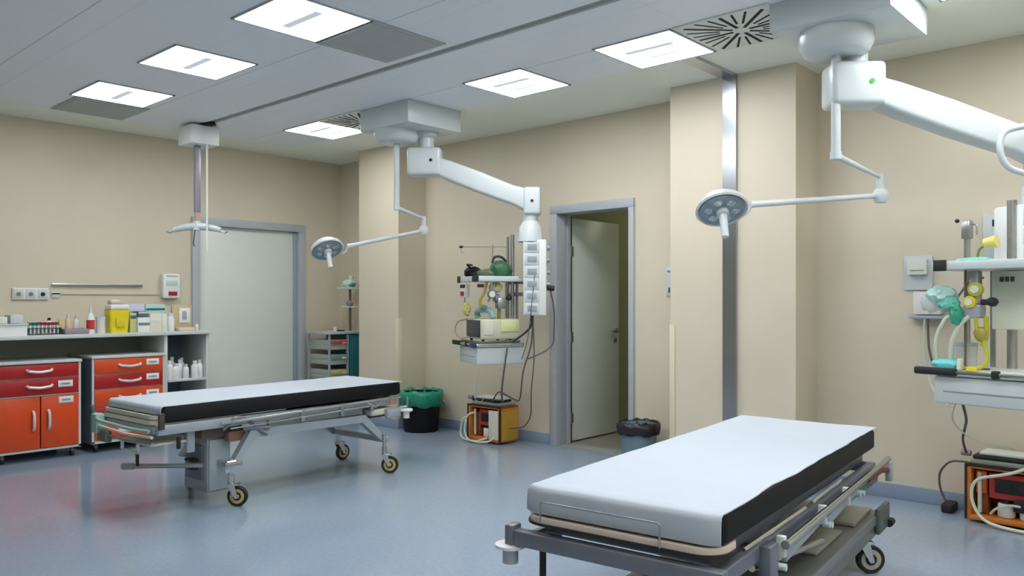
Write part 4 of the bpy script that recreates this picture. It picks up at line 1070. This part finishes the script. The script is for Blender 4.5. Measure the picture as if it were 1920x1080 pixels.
hang('sensor_lead', [(4.925, 4.21, 1.50), (4.90, 4.23, 1.20), (4.87, 4.24, .95), (4.84, 4.28, .80)], .0035, cable_m, 'thin grey lead hanging in front of the far console')

# ------------------------------------------------------------------ equipment on pendant 2
t = thing('infusion_clamp', 'grey clamp with black knob atop the thin near pole', 'clamp', L2(-.23, .345, 1.66))
G(FR2).box(-.252, -.208, .32, .37, 1.61, 1.71, .006).done('body', steel_m, t)
G(FR2).blob((-.275, .33, 1.71), (.012, .012, .011), 1, .05, 2).done('knob', rubber_m, t)
G(FR2).tube([(-.21, .345, 1.69), (-.18, .345, 1.685), (-.18, .345, 1.63)], .005, 8, round_=.01).done('hook', steel_m, t)
t = thing('oxygen_cup', 'small yellow cup on a bent stem above near pendant shelf', 'cup', L2(-.06, .2, 1.46))
R = Matrix.Rotation(math.radians(90), 3, 'X')
G(FR2).lathe([(0, -.03), (.026, -.03), (.033, .03), (0, .03)], (-.055, .20, 1.575), 20, Matrix.Rotation(math.radians(80), 3, 'Y')).done('cup', mat('soft_yellow', (222, 206, 116), .4), t)
G(FR2).tube([(-.085, .20, 1.56), (-.11, .20, 1.545), (-.13, .20, 1.46)], .006, 8, round_=.02).done('stem', mat('olive_stem', (128, 116, 50), .5), t)
t = thing('face_mask', 'teal face mask lying on the near pendant upper shelf', 'face mask', L2(-.10, .1, 1.456))
G(FR2).blob((-.09, .10, 1.478), (.10, .07, .020), 11, .2).done('mask', mint_m, t)
t = thing('resuscitator', 'mint green resuscitator bag with clear mask under near shelf', 'resuscitator', L2(-.25, .05, 1.3))
G(FR2).blob((-.235, .06, 1.305), (.075, .06, .050), 12, .3).done('mask', mat('pale_mint_film', (178, 222, 214), .2, noise=.15, scale=20, alpha=.85), t)
G(FR2).blob((-.195, .05, 1.26), (.055, .05, .040), 13, .3).done('cushion', mint_m, t)
G(FR2).blob((-.155, .04, 1.21), (.032, .032, .055), 14, .25).done('bag', mat('green_valve', (58, 160, 130), .35), t)
G(FR2).blob((-.29, .07, 1.27), (.05, .05, .055), 15, .25).done('reservoir', clear_m, t)
G(FR2).tube([(-.15, .345, 1.40), (-.16, .2, 1.38), (-.17, .10, 1.30)], .006, 8).done('hanger', steel_m, t)
t = thing('flow_meter', 'yellow ringed flow meters with grey body on near pendant rail', 'flow meter', L2(-.06, .1, 1.3))
for (x, z, r_, c_) in ((-.065, 1.335, .034, ygreen_m), (-.092, 1.272, .030, yellow_m)):
    G(FR2).lathe([(0, -.012), (r_, -.012), (r_ * 1.05, 0), (r_, .012), (0, .012)], (x, .05, z), 22, R).done('dial_ring', c_, t)
    G(FR2).lathe([(0, -.006), (r_ * .6, -.006), (r_ * .6, .006), (0, .006)], (x, .036, z), 18, R).done('dial_face', offw_m, t)
G(FR2).box(-.13, -.045, .05, .13, 1.19, 1.26, .012).done('body', mat('grey_blue_body', (168, 172, 188), .35, .3), t)
G(FR2).box(-.105, -.06, .06, .12, 1.26, 1.43, .01).done('mount', steel_m, t)
G(FR2).cyl((-.04, .06, 1.27), (.0, .05, 1.27), .015, seg=12).blob((.015, .04, 1.272), (.028, .028, .024), 16, .1, 2).done('knob', rubber_m, t)
G(FR2).tube([(-.07, .06, 1.20), (-.065, .06, 1.13), (-.04, .07, 1.10), (-.03, .07, 1.04), (-.01, .06, .99), (-.04, .06, .94), (-.14, .07, .935)], .009, 10, round_=.03).done('yellow_hose', ygreen_m, t)
G(FR2).tube([(-.03, .08, 1.20), (-.025, .08, 1.10), (-.05, .08, 1.05)], .012, 10, round_=.02).done('yellow_hose', ygreen_m, t)
G(FR2).blob((-.05, .075, 1.11), (.032, .025, .04), 17, .3, 2).done('regulator', mat('olive_regulator', (166, 156, 70), .45), t)
gp = G(FR2).box(-.075, .10, .26, .30, 1.13, 1.43, .006).done('gas_panel', mat('pale_green_panel', (224, 228, 208), .45), PN2)
for k in range(3): G(FR2).box(-.035 + k * .025, -.018 + k * .025, .252, .262, 1.375, 1.40, .002).done('socket', cable_m, gp)
t = thing('breathing_circuit', 'pair of pale corrugated hoses hanging to the near tray', 'hose', L2(-.2, .1, 1.2))
G(FR2).tube([(-.15, .06, 1.20), (-.20, .04, 1.20), (-.255, .04, 1.10), (-.265, .06, .98), (-.25, .10, .935)], .010, 10, round_=.06).done('hose', hose_m, t)
G(FR2).tube([(-.10, .06, 1.20), (-.14, .05, 1.16), (-.185, .05, 1.06), (-.20, .08, .935)], .012, 10, round_=.05).done('hose', hose_m, t)
t = thing('drip_stand_loop', 'thin bent wire bracket between near shelf and tray', 'bracket', L2(-.1, .1, .93))
G(FR2).tube([(-.135, .10, 1.435), (-.135, .10, .935), (-.02, .10, .935)], .0055, 8, round_=.02).done('wire', mat('brown_wire', (120, 104, 90), .5, .4), t)
t = thing('suction_canister', 'clear plastic canister on the near pendant tray', 'canister', L2(-.17, .1, .926))
G(FR2).lathe([(0, .927), (.045, .927), (.052, .935), (.056, 1.04), (.058, 1.045), (0, 1.045)], FR2 @ Vector((0, 0, 0)) * 0 + Vector((-.165, .17, 0)), 24).done('canister', clear_m, t)
G(FR2).lathe([(0, 1.046), (.06, 1.046), (.06, 1.06), (0, 1.064)], (-.165, .17, 0), 24).done('lid', mat('grey_lid', (170, 178, 176), .4), t)
t = thing('oral_airway_pack', 'turquoise pack at the left end of the near tray', 'pack', L2(-.24, .05, .926))
G(FR2).blob((-.215, .06, .953), (.075, .045, .026), 19, .12).done('pack', cyan_m, t)
G(FR2).box(-.145, -.125, .02, .06, .927, .985, .005).done('cap', offw_m, t)
t = thing('pressure_dial', 'tiny yellow dial lying on the near tray', 'dial', L2(-.1, .05, .926))
G(FR2).lathe([(0, .927), (.026, .927), (.026, .945), (0, .948)], (-.085, .05, 0), 18).done('dial', yellow_m, t)
hang('power_cable', [(5.40, 1.41, 1.165), (5.40, 1.41, 1.08), (5.38, 1.40, .98), (5.30, 1.36, .90)], .007, cable_m, 'dark cable dropping from the pinkish wall box', group='cables and hoses at the near pendant')
hang('gas_hose', [(5.40, 1.43, 1.165), (5.41, 1.44, .95), (5.38, 1.40, .80), (5.30, 1.35, .72), (5.22, 1.25, .66)], .005, hose_m, 'pale hose drooping on the right wall left of near drawer', 'hose', group='cables and hoses at the near pendant')
hang('gas_hose', [L2(-.22, .20, .76), L2(-.30, .30, .62), L2(-.20, .36, .52), L2(-.02, .40, .50)], .004, hose_m, 'thin pale loop below the near drawer', 'hose', group='cables and hoses at the near pendant')
hang('power_cable', [L2(-.16, .12, .757), L2(-.17, .2, .66), Vector((5.0, 1.13, .50)), Vector((5.18, 1.15, .40))], .007, cable_m, 'dark cable from the near drawer down to the suction unit', group='cables and hoses at the near pendant')

# ------------------------------------------------------------------ trolley in the far corner
t = thing('dressing_trolley', 'open-framed dressing trolley with coloured drawers in the far corner', 'trolley', (5.15, 7.35, 0))
tx0, tx1, ty0, ty1 = 4.97, 5.40, 7.12, 7.52
g = G()
for x in (tx0 + .01, 5.215):
    for y in (ty0 + .01, ty1 - .01): g.box(x - .01, x + .01, y - .01, y + .01, .08, .92)
g.done('frame', frame_m, t)
G().box(tx0 - .02, tx1, ty0 - .02, ty1, .915, .945, .006).done('top', mat('grey_top', (178, 182, 180), .4), t)
for z, mt_, hc in ((.80, mat('red_drawer_edge', (186, 70, 70), .4), pink_m), (.64, mat('green_drawer_edge', (100, 150, 134), .4), offw_m), (.48, mat('olive_yellow_edge', (190, 180, 90), .4), cream_m), (.30, offw_m, cream_m)):
    dr = G().box(tx0 + .022, 5.203, ty0, ty1 - .02, z, z + .055, .004).box(tx0 + .022, 5.203, ty0 + .01, ty1 - .02, z - .05, z, .003).done('drawer', mat('pale_grey_drawer', (170, 172, 162), .45), t)
    G().box(tx0 + .022, 5.203, ty0 - .006, ty0, z + .01, z + .05, .002).done('front_strip', mt_, dr)
    G().box(5.13, 5.19, ty0 - .014, ty0 - .006, z + .012, z + .03, .002).done('handle', hc, dr)
G().box(5.245, tx1, ty0, ty1 - .02, .10, .912, .006).done('side_bin', teal_m, t, 'teal side panel')
for x in (tx0 + .02, 5.20, 5.37):
    for y in (ty0 + .03, ty1 - .03):
        c = G().cyl((x, y, .045), (x, y, .10), .012, seg=10).done('caster_fork', frame2_m, t)
        G().lathe([(0, -.012), (.024, -.012), (.027, 0), (.024, .012), (0, .012)], (x, y, .027), 16, Matrix.Rotation(math.radians(90), 3, 'Y')).done('caster_wheel', rubber_m, c)
G().cyl((5.315, 7.22, .945), (5.315, 7.22, 1.40), .014, seg=12).done('pole', mat('brown_pole', (112, 98, 88), .45, .5), t)
G().box(5.20, 5.44, 7.16, 7.30, 1.40, 1.425, .004).done('upper_shelf', mat('pale_green_shelf', (196, 214, 200), .4), t)
G().box(5.24, 5.40, 7.17, 7.28, 1.20, 1.215, .003).done('middle_shelf', offw_m, t)
t = thing('resuscitator', 'mint and white mask lying on the top shelf in the far corner', 'resuscitator', (5.3, 7.22, 1.426))
G().blob((5.30, 7.22, 1.465), (.085, .06, .045), 21, .25).done('bag', mat('white_mint_film', (206, 222, 210), .35), t)
G().blob((5.31, 7.19, 1.455), (.05, .04, .028), 22, .2).done('valve', mat('jade', (90, 160, 124), .4), t)
G().blob((5.325, 7.22, 1.53), (.03, .03, .035), 23, .25, 2).done('mask', mat('white_mint_film', (206, 222, 210), .35), t)
tag(G().box(5.13, 5.20, 7.15, 7.25, .946, .958, .003).done('scissors_case', rubber_m, loc=(5.16, 7.2, .946)), 'flat black case on top of the far corner trolley', 'case')
tag(G().lathe([(0, 0), (.022, 0), (.022, .045), (0, .05)], (0, 0, 0), 16).done('pill_cup', white_m), 'tiny white cup on top of the far corner trolley', 'cup').location = (5.09, 7.18, .946)
tag(G().blob((5.31, 7.22, 1.25), (.05, .03, .035), 24, .3, 2).done('tubing_pack', mat('mauve_pack', (150, 140, 146), .5), loc=(5.31, 7.22, 1.216)), 'small mauve tubing pack on the middle corner shelf', 'pack')

for o in bpy.data.objects:
    if '_w' in o: del o['_w']
